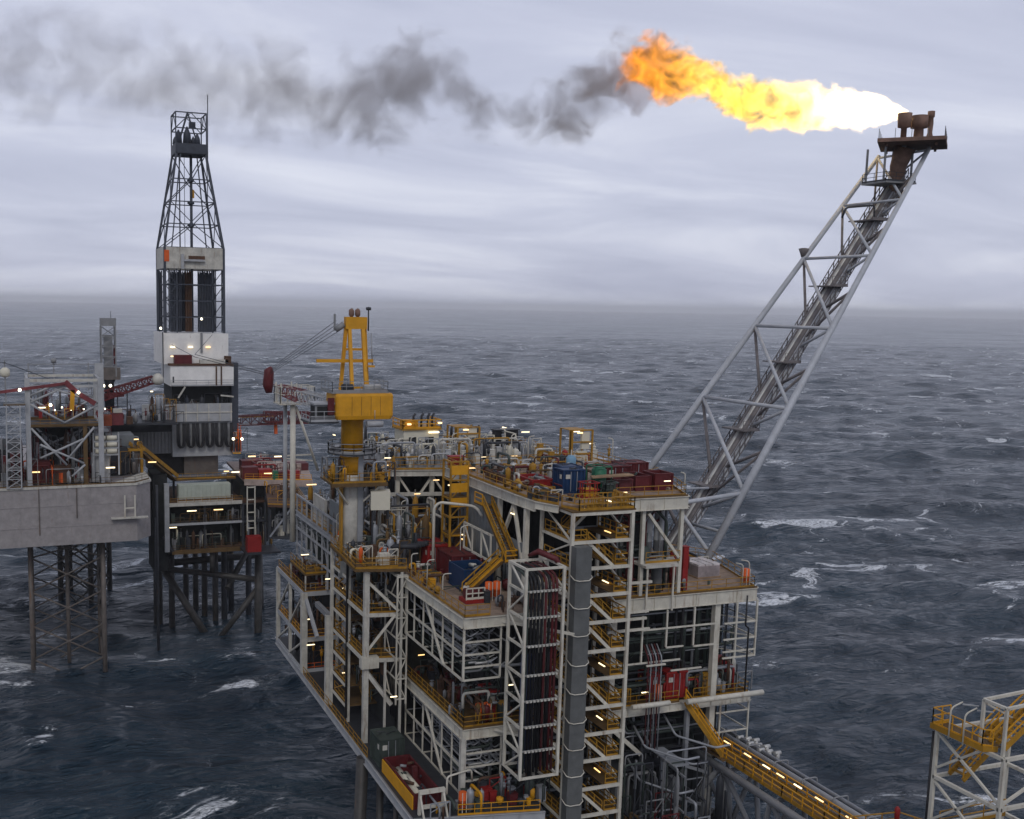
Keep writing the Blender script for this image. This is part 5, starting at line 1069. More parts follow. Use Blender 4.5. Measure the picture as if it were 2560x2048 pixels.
for p, q in (((51.7, 42.2), (51.7, 43.7)), ((51.7, 42.2), (57, 42.2)), ((51.7, 43.7), (57, 43.7))): B(NT, 'top_beam', white, p + (44.25,), q + (44.25 + (.25 if q[0] == 57 else 0),), .16)
T(NT, 'pipe', black, [(51.5, 46.8, 41.2), (51.5, 46.8, 30)], .07, 7); B(NT, 'brace', white, (51.7, 43.7, 44.1), (54, 43.7, 42.9), .1)
RAIL(NT, [(51.7, 46, 35.3), (57, 46, 35.3)], yellow, r=.03)
# corner of the next platform peeping in at the bottom edge
NP = thing('landing_head', 'rusty yellow landing with a red beacon at the bottom edge right of the bridge', 'landing', (46, 44.5, 36))
build(MB().prism([(44.0, 43), (48.4, 43), (48.2, 45.2), (44.2, 45.6)], 36.4, 36.6), 'floor', rusty, NP); build(MB().rail([(44.2, 45.4, 36.6), (47.4, 45.0, 36.6), (48.2, 43.4, 36.6)], .9, 1, .03), 'railing', yellow, NP); build(MB().lathe((47.3, 45, 36.9), [(0, .12), (.5, .16), (.8, .16), (.95, .06)], 10), 'beacon', red, NP)
# ------------------------------------------------------------------ wellhead platform behind the crane
WP = thing('wellhead_platform', 'low dark jacket platform with lit decks between the rig hull and the crane', 'platform', (37, 212, 10))
wx0, wx1, wy0, wy1 = 27.2, 48.5, 205.2, 226
def Fc(p, q, h=.8, m=offwhite): return build(MB().beam(p, q, .2, h), 'edge_girder', m, WP)
build(MB().prism([(27.6, 205.2), (48.6, 205.2), (56, 226), (27.6, 226)], 26.9, 27.3), 'deck', rusty, WP); build(MB().prism([(27.0, 205.2), (48.6, 205.2), (50, 226), (27, 226)], 23.0, 23.3), 'deck', dark, WP); build(MB().prism([(28.5, 205.2), (46.5, 205.2), (50, 226), (27, 226)], 17.6, 18.0), 'deck', rusty, WP)
Fc((27.6, 205.1, 27.2), (41.7, 205.1, 27.2), .7); Fc((26.9, 205.1, 23.3), (41.7, 205.1, 23.3), .45, lgrey); Fc((28, 205.1, 17.7), (46.4, 205.1, 17.7), .6, brownyel)
for p, q, w, m in (((27.1, 205.4, 18), (27.1, 205.4, 31.4), .9, lgrey), ((41.9, 205.4, 18), (41.9, 205.4, 27), .35, dark), ((34.5, 206, 18), (34.5, 206, 27), .35, dark), ((46.4, 205.4, 18), (46.4, 205.4, 31), .4, dark)): B(WP, 'column', m, p, q, w)
B(WP, 'brace', dark, (26.4, 205.4, 21), (28.6, 205.4, 17.4), .5)
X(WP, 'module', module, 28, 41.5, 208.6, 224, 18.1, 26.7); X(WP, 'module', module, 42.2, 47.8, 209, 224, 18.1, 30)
clutter(WP, 28.2, 41.2, 205.6, 208.2, 18.05, 4.2, 30, [dark, dgreen, rusty, cream, grey], 61); clutter(WP, 28.2, 41.2, 205.6, 208.2, 23.35, 2.8, 22, [dark, dgreen, brownyel, grey], 62); clutter(WP, 42.2, 48, 205.6, 209, 18.05, 8, 22, [dark, rusty, yellow, grey, white], 63)
RAIL(WP, [(28.2, 205.3, 18), (46.4, 205.3, 18)], brownyel); RAIL(WP, [(28, 205.3, 23.3), (41.4, 205.3, 23.3)], brownyel); RAIL(WP, [(27.8, 205.4, 27.3), (41.8, 205.4, 27.3)], yellow)
for p in ((31.9, 205.5, 25.8), (37.1, 205.5, 25.8), (28.1, 205.5, 22.7)): lamp(WP, p, 'x', 1.8, .16)
# upper deck to the right, red and pale
build(MB().prism([(41.8, 203.5), (54.5, 199.5), (60, 226), (43, 228)], 31.4, 31.9), 'deck', pinkdeck, WP); RAIL(WP, [(42, 203.6, 31.9), (54.3, 199.7, 31.9)], orange_y)
B(WP, 'edge_girder', pinkdeck, (41.8, 203.4, 31.4), (54.5, 199.4, 31.2), .25, 1.2)
clutter(WP, 43, 55, 206, 224, 31.9, 2.2, 46, [dred, red, pinkdeck, dred, offwhite, dark], 64)
for i, a in enumerate(((41.6, 44.6, 203.9, 206.2, 31.92, 34.2, dred), (44.9, 47.5, 204.4, 206.4, 31.92, 33.6, red), (48.2, 52.6, 203, 205, 31.92, 33.2, dred), (43.5, 47.5, 214, 217, 31.92, 34.0, dred), (50.2, 52.4, 201.4, 202.8, 31.92, 33.6, red), (53, 57, 212, 215, 31.92, 33.4, maroon))): X(WP, 'container', a[6], *a[:6])
X(WP, 'cabinet', green, 47.2, 48.2, 201.8, 202.6, 31.92, 33.6)
for p in ((51.5, 216, 34.4), (46.0, 216, 34.6), (40.4, 205, 33.2), (46.4, 203, 33)): lamp(WP, p, 'x', 1.5, .2)
build(MB().prism([(40.2, 176), (46.5, 173), (49, 192), (43.6, 193)], 31.6, 32.0), 'deck', rusty, WP); RAIL(WP, [(40.3, 176.2, 32), (46.4, 173.3, 32), (48.8, 191.8, 32)], yellow); clutter(WP, 42.4, 46.5, 178, 189, 32, 2.2, 22, [orange_y, dark, rusty, brownyel], 65)
for x, y in ((40.6, 176.5), (46.3, 173.8), (44, 192), (48.6, 191)): B(WP, 'column', dark, (x, y, 26), (x, y, 31.6), .5)
for z in (26,): build(MB().prism([(40.4, 176.3), (46.5, 173.3), (48.8, 191.6), (43.8, 192.6)], z, z + .3), 'deck', dark, WP)
clutter(WP, 42, 46.4, 176.6, 181, 26.3, 4.4, 18, [dark, grey, white], 66); X(WP, 'module', module, 43, 47, 182, 190, 26.31, 31.4); B(WP, 'brace', galv, (40.6, 176.4, 26.2), (44, 174.8, 31.4), .3)
X(WP, 'cabin', red, 41.6, 44.3, 199.4, 201.4, 18.3, 21.3); X(WP, 'deck', dark, 41.2, 48, 198.8, 204.9, 17.9, 18.28)
# ribbed pale tank on the deck
TK = thing('ribbed_tank', 'long pale green ribbed tank lying on the wellhead platform deck', 'tank', (34.8, 208.5, 27.3))
X(TK, 'body', paint('pale_green_paint', (.42, .46, .40), wear=.12, rust=.2), 29.7, 39.9, 207.4, 209.8, 27.8, 30.6)
for i in range(14): X(TK, 'rib', MT['pale_green_paint'], 29.95 + i * .74, 30.15 + i * .74, 207.22, 207.397, 27.9, 30.5)
X(TK, 'skid', rusty, 29.6, 40, 207.3, 209.9, 27.32, 27.78); RAIL(TK, [(29.4, 206.9, 27.3), (40.2, 206.9, 27.3)], offwhite)
WL = thing('access_ladder', 'white ladder frame rising beside the red cabin of the wellhead platform', 'ladder', (42.6, 200.4, 20))
for x in (41.7, 43.2): B(WL, 'post', white, (x, 200.2, 22.4), (x, 200.2, 31.1), .2)
for z in (22.9, 24.3, 26, 28.5, 30.9): B(WL, 'cross_beam', white, (41.7, 200.2, z), (43.2, 200.2, z), .2)
# jacket
for p, q, r_ in (((27.3, 221.5, 17.6), (27.3, 222.5, -8), .95), ((45.2, 206, 17.9), (44.9, 205.3, -8), .8), ((49, 224, 17.6), (50, 226, -8), .9), ((36, 206.5, 17.9), (36, 206.5, 13), .5)): build(MB().tube([p, q], r_, 12), 'jacket_leg', jacket, WP)
T(WP, 'brace', jacket, [(27.3, 221, 12.5), (36.5, 214, -3)], .75, 9); T(WP, 'brace', jacket, [(45, 206, 9.2), (37.5, 207.5, -1)], .6, 9); T(WP, 'brace', jacket, [(27.3, 221, 12.5), (34, 214, 18)], .5, 9); T(WP, 'brace', jacket, [(27.3, 221, 13), (30, 212, 18)], .5, 9); T(WP, 'brace', jacket, [(49, 224, 17), (40, 212, 8)], .6, 9)
T(WP, 'cross_strut', jacket, [(27.3, 221.5, 11.8), (49.4, 224, 11.8)], .75, 9); T(WP, 'cross_strut', jacket, [(45.1, 206, 12), (49.4, 224, 12)], .6, 9); T(WP, 'cross_strut', jacket, [(27.3, 221.5, 11.0), (45.1, 206.1, 11.0)], .6, 9)
for x, y in ((34.6, 232), (36.1, 228), (37.2, 223), (38.9, 219.6), (41, 220.8), (44.8, 236), (29.8, 219.6), (43.5, 226), (46.5, 222)): build(MB().tube([(x, y, 17.6), (x, y, -6)], .62, 10), 'conductor', jacket if x < 40 else dark, WP)
# dark caisson stack by the hull
build(MB().tube([(24.6, 200.4, -5), (24.6, 200.4, 32)], .28, 8), 'caisson', dark, WP); build(MB().tube([(24.0, 199.5, 9), (24.2, 199.5, 26)], .16, 8), 'caisson', dark, WP); X(WP, 'module', module, 24.6, 27.4, 206.5, 214, 14, 33)

# ------------------------------------------------------------------ jack-up drilling rig
JU = thing('jackup_rig', 'grey jack-up drilling rig hull standing on lattice legs at the left edge', 'drilling rig', (5, 205, 25))
HP = [(-40, 185.6), (19.6, 187.2), (22.3, 190.6), (22.7, 245), (-40, 245)]
build(MB().prism(HP, 24.6, 34.4), 'hull', hullp, JU)
build(MB().prism([(-40, 185.45), (19.7, 187.05), (22.5, 190.5), (22.5, 200), (16, 188.5), (-40, 187)], 34.41, 34.8), 'bulwark', offwhite, JU)
RAIL(JU, [(-30, 186.1, 34.8), (19.4, 187.4, 34.8), (22.1, 190.8, 34.8)], brownyel, step=2)
X(JU, 'side_platform', offwhite, 15.2, 21.4, 186.0, 187.15, 28.75, 28.95)
for x in (17.5, 19.2): B(JU, 'ladder_post', white, (x, 186.3, 28.95), (x, 186.3, 32.8), .24)
B(JU, 'ladder_post', white, (17.5, 186.3, 30.6), (19.2, 186.3, 30.6), .22)
for x in [-28 + 5.7 * k for k in range(8)]: B(JU, 'weld_seam', hullp, (x, 185.55 + (x + 40) * .0279, 24.7), (x, 185.55 + (x + 40) * .0279, 34.3), .10, .10)
for z in (27.8, 31.4): B(JU, 'weld_seam', hullp, (-38, 185.6, z), (17.3, 187.14, z), .10, .10)
for x, z0 in ((-12, 28), (3.5, 26.5), (9.6, 29.2)): B(JU, 'hull_pipe', legm, (x, 186.6 + x * .02, z0), (x, 186.6 + x * .02, 34.4), .16)
def leg(chords, z0, z1, bay_, m, w):
    for x, y in chords: build(MB().tube([(x, y, z0), (x, y, z1)], w, 10), 'leg_chord', m, JU)
    k = 0; z = z0 + 3
    while z < z1 - 1:
        for i in range(4):
            a, b = chords[i], chords[(i + 1) % 4]; z2 = min(z + bay_, z1)
            T(JU, 'leg_brace', m, [(a[0], a[1], z), (b[0], b[1], z2)], w * .36, 6); T(JU, 'leg_brace', m, [(b[0], b[1], z), (a[0], a[1], z2)], w * .36, 6)
        z += bay_
leg([(1.9, 192.4), (14.0, 190.6), (14.2, 203.4), (2.2, 203.6)], -6, 24.6, 6.1, legm, .42)
leg([(8.6, 241.5), (14.8, 238), (19.5, 247), (11, 250)], -6, 24.6, 6.1, jacket, .6)
build(MB().tube([(8.2, 197.6, -6), (8.2, 197.6, 24.6)], .35, 8), 'caisson', legm, JU)
# jacking frame over the leg
for x, y, w in ((2.2, 188, .75), (13.9, 188, .85), (2.2, 200, .6), (13.9, 200, .6)): B(JU, 'frame_post', lgrey, (x, y, 34.8), (x, y, 53.0), w)
B(JU, 'frame_post', brownyel, (11.3, 188.2, 34.8), (11.3, 188.2, 45), .7)
for y in (188, 200):
    for z, m in ((52.6, offwhite), (45.0, brownyel), (51.6, lgrey)): B(JU, 'frame_beam', m, (2.2, y, z), (13.9, y, z), .4, .45)
    for p, q in (((2.3, 48.8), (8.0, 51.4)), ((2.3, 48.8), (8.0, 45.4)), ((13.8, 48.6), (6.3, 51.2)), ((13.8, 48.6), (8, 45.4)), ((2.6, 44.6), (8.2, 38.2)), ((12.8, 44.6), (8.2, 39)), ((4, 39.5), (11, 42.6)), ((4, 41.8), (11, 38.4)), ((9, 36.2), (11.2, 38.2))): T(JU, 'frame_brace', lgrey, [(p[0], y - .1, p[1]), (q[0], y - .1, q[1])], .2, 7)
for z in (52.6, 45): B(JU, 'frame_beam', lgrey, (2.2, 188, z), (2.2, 200, z), .4); B(JU, 'frame_beam', lgrey, (13.9, 188, z), (13.9, 200, z), .4)
# antenna frames above it
for x in (2.6, 6.9, 12.8): B(JU, 'frame_post', grey, (x, 200, 50), (x, 200, 54.9 + .6 * (x == 6.9)), .18)
for z in (54.6, 53.4): B(JU, 'frame_beam', grey, (2.6, 200, z), (14.7, 200, z), .14)
build(MB().lathe((6.9, 200, 54.8), [(0, .4), (.6, .55), (.9, .3)], 9), 'winch_cap', grey, JU); X(JU, 'post_box', lgrey, 13.9, 15.4, 199.4, 200.4, 46, 54.8)
# modules on the main deck
for a, m in (((-20, 1, 196, 212, 34.81, 40, module), None), ((2.6, 15.6, 204, 214, 34.81, 44.5, module), None), ((15.7, 20.6, 200, 206, 34.81, 41.6, wallgrey), None), ((12.4, 15.4, 190, 192.4, 34.81, 39.6, lgrey), None), ((2.8, 5.6, 191, 194, 34.81, 38.4, dred), None), ((6.2, 9, 190, 191.6, 34.81, 37.8, rusty), None), ((9.4, 11, 190, 192, 34.81, 37, grey), None), ((16, 19.2, 198, 200, 34.81, 39.6, dark), None)):
    X(JU, 'deck_house', a[6], *a[:6])
clutter(JU, -2, 15, 187, 198, 34.8, 3.4, 60, [dark, rusty, dred, grey, orange, module, lgrey], 71); clutter(JU, 15, 22, 197, 205, 34.8, 3.6, 24, [rusty, grey, yellow, dark], 72); clutter(JU, 3, 14.4, 194, 203, 45.3, 2.6, 36, [dred, rusty, grey, orange_y, dark, red], 73)
build(MB().prism([(2.4, 188.3), (13.6, 188.3), (15.6, 214), (2.4, 214)], 44.55, 44.85), 'deck', dark, JU); RAIL(JU, [(2.5, 188.5, 44.85), (13.7, 188.5, 44.85)], yellow)
X(JU, 'deck', dark, 13.9, 29.4, 206.5, 213.6, 42.6, 43.0); clutter(JU, 14.5, 28, 207, 213, 43, 3.2, 34, [rusty, grey, dark, orange_y, lgrey, dred], 76); clutter(JU, 3, 14.5, 204, 213, 44.85, 5.5, 26, [grey, dark, legm, lgrey, dred], 77); clutter(JU, 2.8, 15, 192.5, 203.5, 34.8, 9.2, 70, [grey, legm, dark, lgrey, dred, rusty, wallgrey], 79); clutter(JU, 15, 22, 196, 206, 34.8, 6.5, 34, [grey, yellow, dark, legm, rusty, wallgrey], 80); clutter(JU, -3, 3, 188, 203, 34.8, 9, 26, [grey, dark, legm, dred], 78)
for i, a in enumerate(((15.4, 17, 203, 205, 43.02, 45.0, MT['rig_orange']), (17.1, 19.2, 204, 206, 43.02, 45.2, dullred), (19.9, 21.0, 205, 206.4, 43.02, 44.4, rusty), (17.4, 19.0, 204.2, 205.6, 45.3, 46.0, offwhite))): X(JU, 'container', a[6], *a[:6])
# life rafts on the hull side of the deck
for r_ in range(3):
    for c_ in range(2): solo(MB().tube([(13.0 + c_ * 1.9, 189.2, 42.5 - r_ * 1.15), (14.7 + c_ * 1.9, 189.2, 42.5 - r_ * 1.15)], .42, 12), 'raft_canister', cream, 'cream life raft canister racked beside the white braced jacking frame', 'life raft', (13.8 + c_ * 1.9, 189.2, 42 - r_ * 1.15), 'racked raft canisters on the rig')
for z in (41.9, 40.75, 39.6): B(JU, 'raft_rack', lgrey, (12.6, 189.2, z - .0), (17, 189.2, z), .15, .3)
for x in (12.7, 16.9): B(JU, 'raft_rack', lgrey, (x, 189.3, 36), (x, 189.3, 43.4), .25)
# lattice mast at the left
LM = thing('lattice_mast', 'pale lattice mast standing on the hull at the far left', 'mast', (-.4, 187.5, 34.8))
lattice(LM, 'mast_frame', (-.3, 187.4, 34.8), (-.1, 187.4, 48.6), 2.3, 2.1, lgrey, 9, .09, None, Vector((0, 1, 0)))
X(LM, 'platform', brownyel, -1.6, 1.8, 186.4, 188.6, 48.6, 48.8); RAIL(LM, [(-1.5, 186.5, 48.8), (1.7, 186.5, 48.8)], grey); build(MB().lathe((-1.2, 187.6, 53.2), [(0, .4), (.3, .8), (1.2, .8), (1.6, .3)], 10), 'tank', cream, LM); B(LM, 'post', grey, (-1.2, 187.6, 48.8), (-1.2, 187.6, 56), .2)
# red knuckle crane lying over the frame
KC = thing('red_crane', 'red knuckle crane boom lying above the white frame at the far left', 'crane', (9.2, 188, 46))
build(MB().beam((-8, 187.2, 50.0), (8.4, 187.6, 52.1), .36, .5), 'boom', dullred, KC); build(MB().beam((8.2, 187.6, 52.4), (10, 187.6, 50.6), .7, .9), 'knuckle', dullred, KC); build(MB().beam((9.4, 187.6, 51), (9.2, 187.6, 47.6), .7, .7), 'jib', orange_y, KC); build(MB().beam((10.6, 187.7, 50.2), (13, 187.7, 48.6), .6, .8), 'base', dullred, KC)
T(KC, 'rope', dark, [(-8, 187, 56.4), (-1.2, 187.4, 55.6), (6, 190, 52.6)], .06, 5)
# dark lattice crane tower with red boom
LC = thing('lattice_crane', 'dark lattice tower crane with a long red boom in front of the derrick', 'crane', (17.3, 212, 43))
lattice(LC, 'tower', (17.3, 212, 51.6), (17.3, 212, 61.2), 2.6, 2.6, grey, 5, .1, None, Vector((0, 1, 0)))
X(LC, 'tower_core', grey, 16.5, 18.1, 211.4, 212.6, 51.6, 59.5); X(LC, 'head', grey, 15.9, 18.8, 211, 213, 61.2, 62.7); X(LC, 'cab', legm, 16.2, 19.4, 210.6, 213, 51, 53.3); build(MB().lathe((17.4, 212, 43), [(0, .9), (7.4, .9), (8, 1.3)], 14), 'pedestal', dark, LC)
X(LC, 'cover', dred, 18.2, 18.7, 211.2, 211.5, 54, 57.5); T(LC, 'antenna', dark, [(17.9, 212, 62.7), (17.9, 212, 64)], .05, 5)
lattice(LC, 'boom', (16.0, 211.2, 47.9), (25.6, 211.0, 51.0), 1.7, 1.3, dred, 9, .14); build(MB().beam((15.6, 211, 47.9), (20, 211, 48.2), .8, .9), 'boom_foot', dullred, LC)
build(MB().lathe((26.4, 210.5, 50.0), [(0, .6), (.5, 1.05), (1.2, 1.15), (1.9, .8), (2.2, .3)], 14), 'dome', offwhite, LC)
for x, z0, z1 in ((20.6, 43, 48.4), (18.8, 43, 48)): B(LC, 'boom_support', dark, (x, 211, z0), (x, 211, z1), .2)
# cantilever with grey sides and hose loops
CT = thing('cantilever', 'dark grey cantilever carrying the derrick, hung with a row of black hose loops', 'cantilever', (32, 218, 35))
X(CT, 'beam', grey, 17.8, 29.6, 215.6, 232, 35.8, 40.2); X(CT, 'band', dark, 17.8, 29.6, 215.4, 232, 40.21, 42.0); X(CT, 'beam', lgrey, 29.62, 41.6, 214.6, 232, 35.2, 42.2); X(CT, 'base', legm, 32.1, 39, 216, 230, 31.2, 35.19); X(CT, 'base', black, 26, 32.0, 217, 230, 31.2, 35.7)
for i in range(17): X(CT, 'stiffener', grey, 18.1 + i * .68, 18.25 + i * .68, 215.4, 215.597, 35.9, 40.1)
X(CT, 'bulwark', lgrey, 29.8, 41.5, 213.9, 214.2, 42.3, 45.9); X(CT, 'bulwark', grey, 24.8, 29.6, 213.9, 214.2, 42.3, 45.7)
for i in range(6): X(CT, 'stiffener', offwhite, 29.9 + i * 2.26, 30.1 + i * 2.26, 213.75, 213.897, 42.3, 45.9)
X(CT, 'deck', dark, 24.8, 41.5, 214.22, 230, 42.3, 42.6); X(CT, 'stiffener', offwhite, 29.8, 41.5, 213.72, 213.897, 44.0, 44.25)
for i in range(6):
    x = 30.4 + i * 1.9
    for k in range(3): xx = x + k * .22; build(MB().tube([(xx, 213.5, 42.0), (xx, 213.5, 38.4 + .1 * k), (xx + .18, 213.5, 37.5), (xx + .6, 213.5, 37.1), (xx + 1.0, 213.5, 37.5), (xx + 1.15, 213.5, 38.4 + .1 * k), (xx + 1.15, 213.5, 42.0)], .14, 6), 'hose', black, CT)
build(MB().prism([(23.5, 212.4), (29.6, 212.4), (29.6, 214), (24.8, 214)], 42.4, 46), 'chute', lgrey, CT); X(CT, 'module', module, 29.8, 41.4, 216, 228, 42.6, 49.4); clutter(CT, 29.6, 41.2, 214.3, 215.8, 42.6, 5.6, 34, [dark, black, mast, grey, rusty], 81)
X(CT, 'side_stack', mast, 41.62, 43.0, 215, 220, 40, 54); clutter(CT, 41.4, 43.2, 213.2, 215, 36, 6, 14, [orange_y, orange, dark, rusty], 82); clutter(CT, 24.5, 29.4, 211, 214, 42.6, 5.5, 26, [yellow, dark, rusty, galv, dgreen], 83)
X(CT, 'ledge', orange_y, 41.6, 43.2, 213.4, 215, 35.6, 35.8)
# white houses under the derrick
WH = thing('drill_floor_house', 'stepped white drill floor house beneath the derrick', 'house', (34, 216, 49.5))
mb = MB().box(28.0, 41.0, 215, 229, 53.7, 59.8)
for i in range(24): mb.box(28.3 + i * .53, 28.33 + i * .53, 214.98, 214.999, 53.9, 59.7)
build(mb, 'upper_house', paint('house_white', (.76, .75, .72), wear=.1, rust=.15), WH); X(WH, 'lower_house', MT['house_white'], 29.1, 41.6, 212.6, 226, 49.5, 53.5)
X(WH, 'ledge', rusty, 28.9, 41.6, 212.4, 214.98, 53.52, 53.9); X(WH, 'tank', dred, 30.0, 33.4, 213, 214.6, 53.92, 55.6); X(WH, 'tank', offwhite, 35, 40.6, 213, 214.4, 53.92, 54.7); X(WH, 'box', rusty, 40, 41.2, 213, 214.4, 53.92, 55.4)
for x in (28.0, 35.6): B(WH, 'pipe', dark if x < 30 else grey, (x, 214.85, 50 if x < 30 else 56), (x, 214.85, 60), .18 if x < 30 else .4)
for x in (38.1, 39.1): B(WH, 'pipe', rusty, (x, 212.5, 49.6), (x, 212.5, 53.4), .25)
for p in ((29.9, 214.7, 57.1), (33.4, 214.7, 57.1), (36.9, 214.7, 57.1)): lamp(WH, p, 'x', .9, .2)
RAIL(WH, [(29.2, 212.5, 49.6), (41.5, 212.5, 49.6)], lgrey, step=2.5); X(WH, 'door', dark, 29.5, 29.8, 212.56, 212.597, 50.2, 51.4)
B(WH, 'strut', offwhite, (30.6, 212.8, 47.2), (32, 212.8, 49.4), .3); B(WH, 'strut', offwhite, (39, 212.8, 47.6), (41.6, 212.8, 47.3), .3)
# derrick
DK = thing('drilling_derrick', 'tall dark drilling derrick with a white wind wall band and caged crown', 'derrick', (34, 221, 60))
dcx, dcy = 34.4, 221.0
def sq(z):
    h = 5.8 if z <= 76.5 else 5.8 - (z - 76.5) / (95 - 76.5) * (5.8 - 2.9)
    return [(dcx + a * h, dcy + b * h) for a, b in ((-1, -1), (1, -1), (1, 1), (-1, 1))]
DZ = [59.9, 63, 66.2, 69.4, 72.5, 76.6, 81.2, 85.6, 90.0, 95.0]
for i in range(4):
    a = sq(60)[i]; b = sq(76.6)[i]; c = sq(95)[i]
    B(DK, 'leg', mast, a + (59.9,), b + (76.6,), .45); B(DK, 'leg', mast, b + (76.6,), c + (95,), .40)
    for z0, z1 in zip(DZ[:-1], DZ[1:]):
        p0, p1 = sq(z0)[i], sq(z0)[(i + 1) % 4]; q0, q1 = sq(z1)[i], sq(z1)[(i + 1) % 4]
        B(DK, 'girt', mast, q0 + (z1,), q1 + (z1,), .2)
        if z0 > 76: 
            mid = ((q0[0] + q1[0]) / 2, (q0[1] + q1[1]) / 2, z1); m2 = ((p0[0] + p1[0]) / 2, (p0[1] + p1[1]) / 2, z0)
            if DZ.index(z0) % 2 == 1: B(DK, 'brace', mast, p0 + (z0,), mid, .16); B(DK, 'brace', mast, p1 + (z0,), mid, .16)
            else: B(DK, 'brace', mast, m2, q0 + (z1,), .16); B(DK, 'brace', mast, m2, q1 + (z1,), .16)
        else:
            for f in (0, .8): 
                L0 = Vector(p0 + (z0,)).lerp(Vector(p1 + (z0,)), f); L1 = Vector(q0 + (z1,)).lerp(Vector(q1 + (z1,)), f + .2); B(DK, 'brace', mast, L0, L1, .13)
            u0 = Vector(p0 + (z0,)).lerp(Vector(p1 + (z0,)), .2); B(DK, 'brace', mast, u0, Vector(p0 + (z1,)), .13); u1 = Vector(p0 + (z0,)).lerp(Vector(p1 + (z0,)), .8); B(DK, 'brace', mast, u1, Vector(p1 + (z1,)), .13)
    if i % 1 == 0:
        for f in (.2, .8): A_ = Vector(sq(60)[i] + (60,)).lerp(Vector(sq(60)[(i + 1) % 4] + (60,)), f); B(DK, 'leg_post', mast, A_, A_ + Vector((0, 0, 12.6)), .2)
        A_ = Vector(sq(76.6)[i] + (76.6,)).lerp(Vector(sq(76.6)[(i + 1) % 4] + (76.6,)), .12); B_ = Vector(sq(95)[i] + (95,)).lerp(Vector(sq(95)[(i + 1) % 4] + (95,)), .14); B(DK, 'leg_post', mast, A_, B_, .22)
mb = MB(); h = 5.95
for a in ((dcx - h, dcx + h, dcy - h, dcy - h + .12), (dcx - h, dcx + h, dcy + h - .12, dcy + h), (dcx - h, dcx - h + .12, dcy - h + .12, dcy + h - .12), (dcx + h - .12, dcx + h, dcy - h + .12, dcy + h - .12)): mb.box(a[0], a[1], a[2], a[3], 72.5, 76.6)
for i in range(24): mb.box(dcx - h + .25 + i * .48, dcx - h + .31 + i * .48, dcy - h - .03, dcy - h - .002, 72.5, 76.6)
ww = build(mb, 'wind_wall', offwhite, DK)
X(DK, 'sign_board', orange, dcx - h + .05, dcx - h + 1.0, dcy - h - .08, dcy - h - .035, 73.8, 76.0); X(DK, 'ledge', lgrey, 32.3, 36.4, dcy - h - .7, dcy - h - .04, 73.9, 74.3); X(DK, 'box', lgrey, 31.7, 32.3, dcy - h - .5, dcy - h - .04, 72.4, 75.3); X(DK, 'box', rusty, 33.2, 36.4, dcy - h - .3, dcy - h - .04, 74.31, 75)
# racked pipe stands, blocks
for i, (x0_, x1_, y0_, m) in enumerate(((30.2, 32.6, 218.5, mast), (33.4, 34.9, 219.5, rusty), (35.8, 38.9, 218.5, mast), (33, 35.6, 223, mast), (28.2, 29.2, 222, mast))):
    mb = MB(); n = int((x1_ - x0_) / .32)
    for k in range(n):
        for j in range(3): mb.tube([(x0_ + k * .32, y0_ + j * .5, 60), (x0_ + k * .32, y0_ + j * .5, 71.6 + .3 * ((k + j) % 3))], .15, 5)
    build(mb, 'pipe_stand', m, DK)['kind'] = 'stuff'
T(DK, 'guide_rail', mast, [(34.7, 220.5, 60), (34.7, 220.5, 96)], .28, 8); T(DK, 'guide_rail', mast, [(32.4, 220.5, 72), (32.4, 220.5, 96)], .14, 6); T(DK, 'cable', dark, [(33.3, 220, 72), (33.3, 220, 96)], .06, 5)
for z in (81.2, 85.6, 90): build(MB().lathe((34.6, 220.4, z - .4), [(0, .2), (.3, .7), (.6, .7), (.9, .2)], 8), 'block', mast, DK)
X(DK, 'block', orange_y, 34.9, 35.2, 219.8, 220.2, 86.6, 88.2); X(DK, 'crown_floor', mast, 31.3, 37.5, 217.8, 224.2, 95, 96.9)
for x, r_, h_ in ((32.3, .8, 2.9), (34.0, .9, 3.6), (36.0, .7, 2.4), (35.2, .5, 1.8), (31.6, .5, 1.5)): build(MB().tube([(x, 220.6, 96.9), (x, 220.6, 96.9 + h_ * .6), (x, 220.6, 96.9 + h_)], [r_, r_ * .8, r_ * .15], 8), 'crown_sheave', mast, DK)
for p, q in (((31.4, 217.9), (37.4, 217.9)), ((37.4, 217.9), (37.4, 224.1)), ((37.4, 224.1), (31.4, 224.1)), ((31.4, 224.1), (31.4, 217.9))):
    B(DK, 'crown_post', mast, p + (95,), p + (102.9,), .22)
    for z in (102.8, 99.8): B(DK, 'crown_beam', mast, p + (z,), q + (z,), .2)
    B(DK, 'crown_beam', mast, p + (99.8,), ((p[0] + q[0]) / 2, (p[1] + q[1]) / 2, 102.8), .14); B(DK, 'crown_beam', mast, q + (99.8,), ((p[0] + q[0]) / 2, (p[1] + q[1]) / 2, 102.8), .14)
B(DK, 'gin_pole', mast, (32.6, 221, 98), (34.2, 221, 103.3), .35); B(DK, 'gin_pole', mast, (35.9, 221, 98), (34.2, 221, 103.3), .25); X(DK, 'block', mast, 34.4, 35.6, 220, 221, 100.2, 101.4)
B(DK, 'antenna', mast, (37.6, 217.8, 94), (37.65, 217.8, 106.4), .16)
for p in ((27.6, 214.6, 60.8), (35.6, 214.6, 62.7)): flood(DK, p, .22)
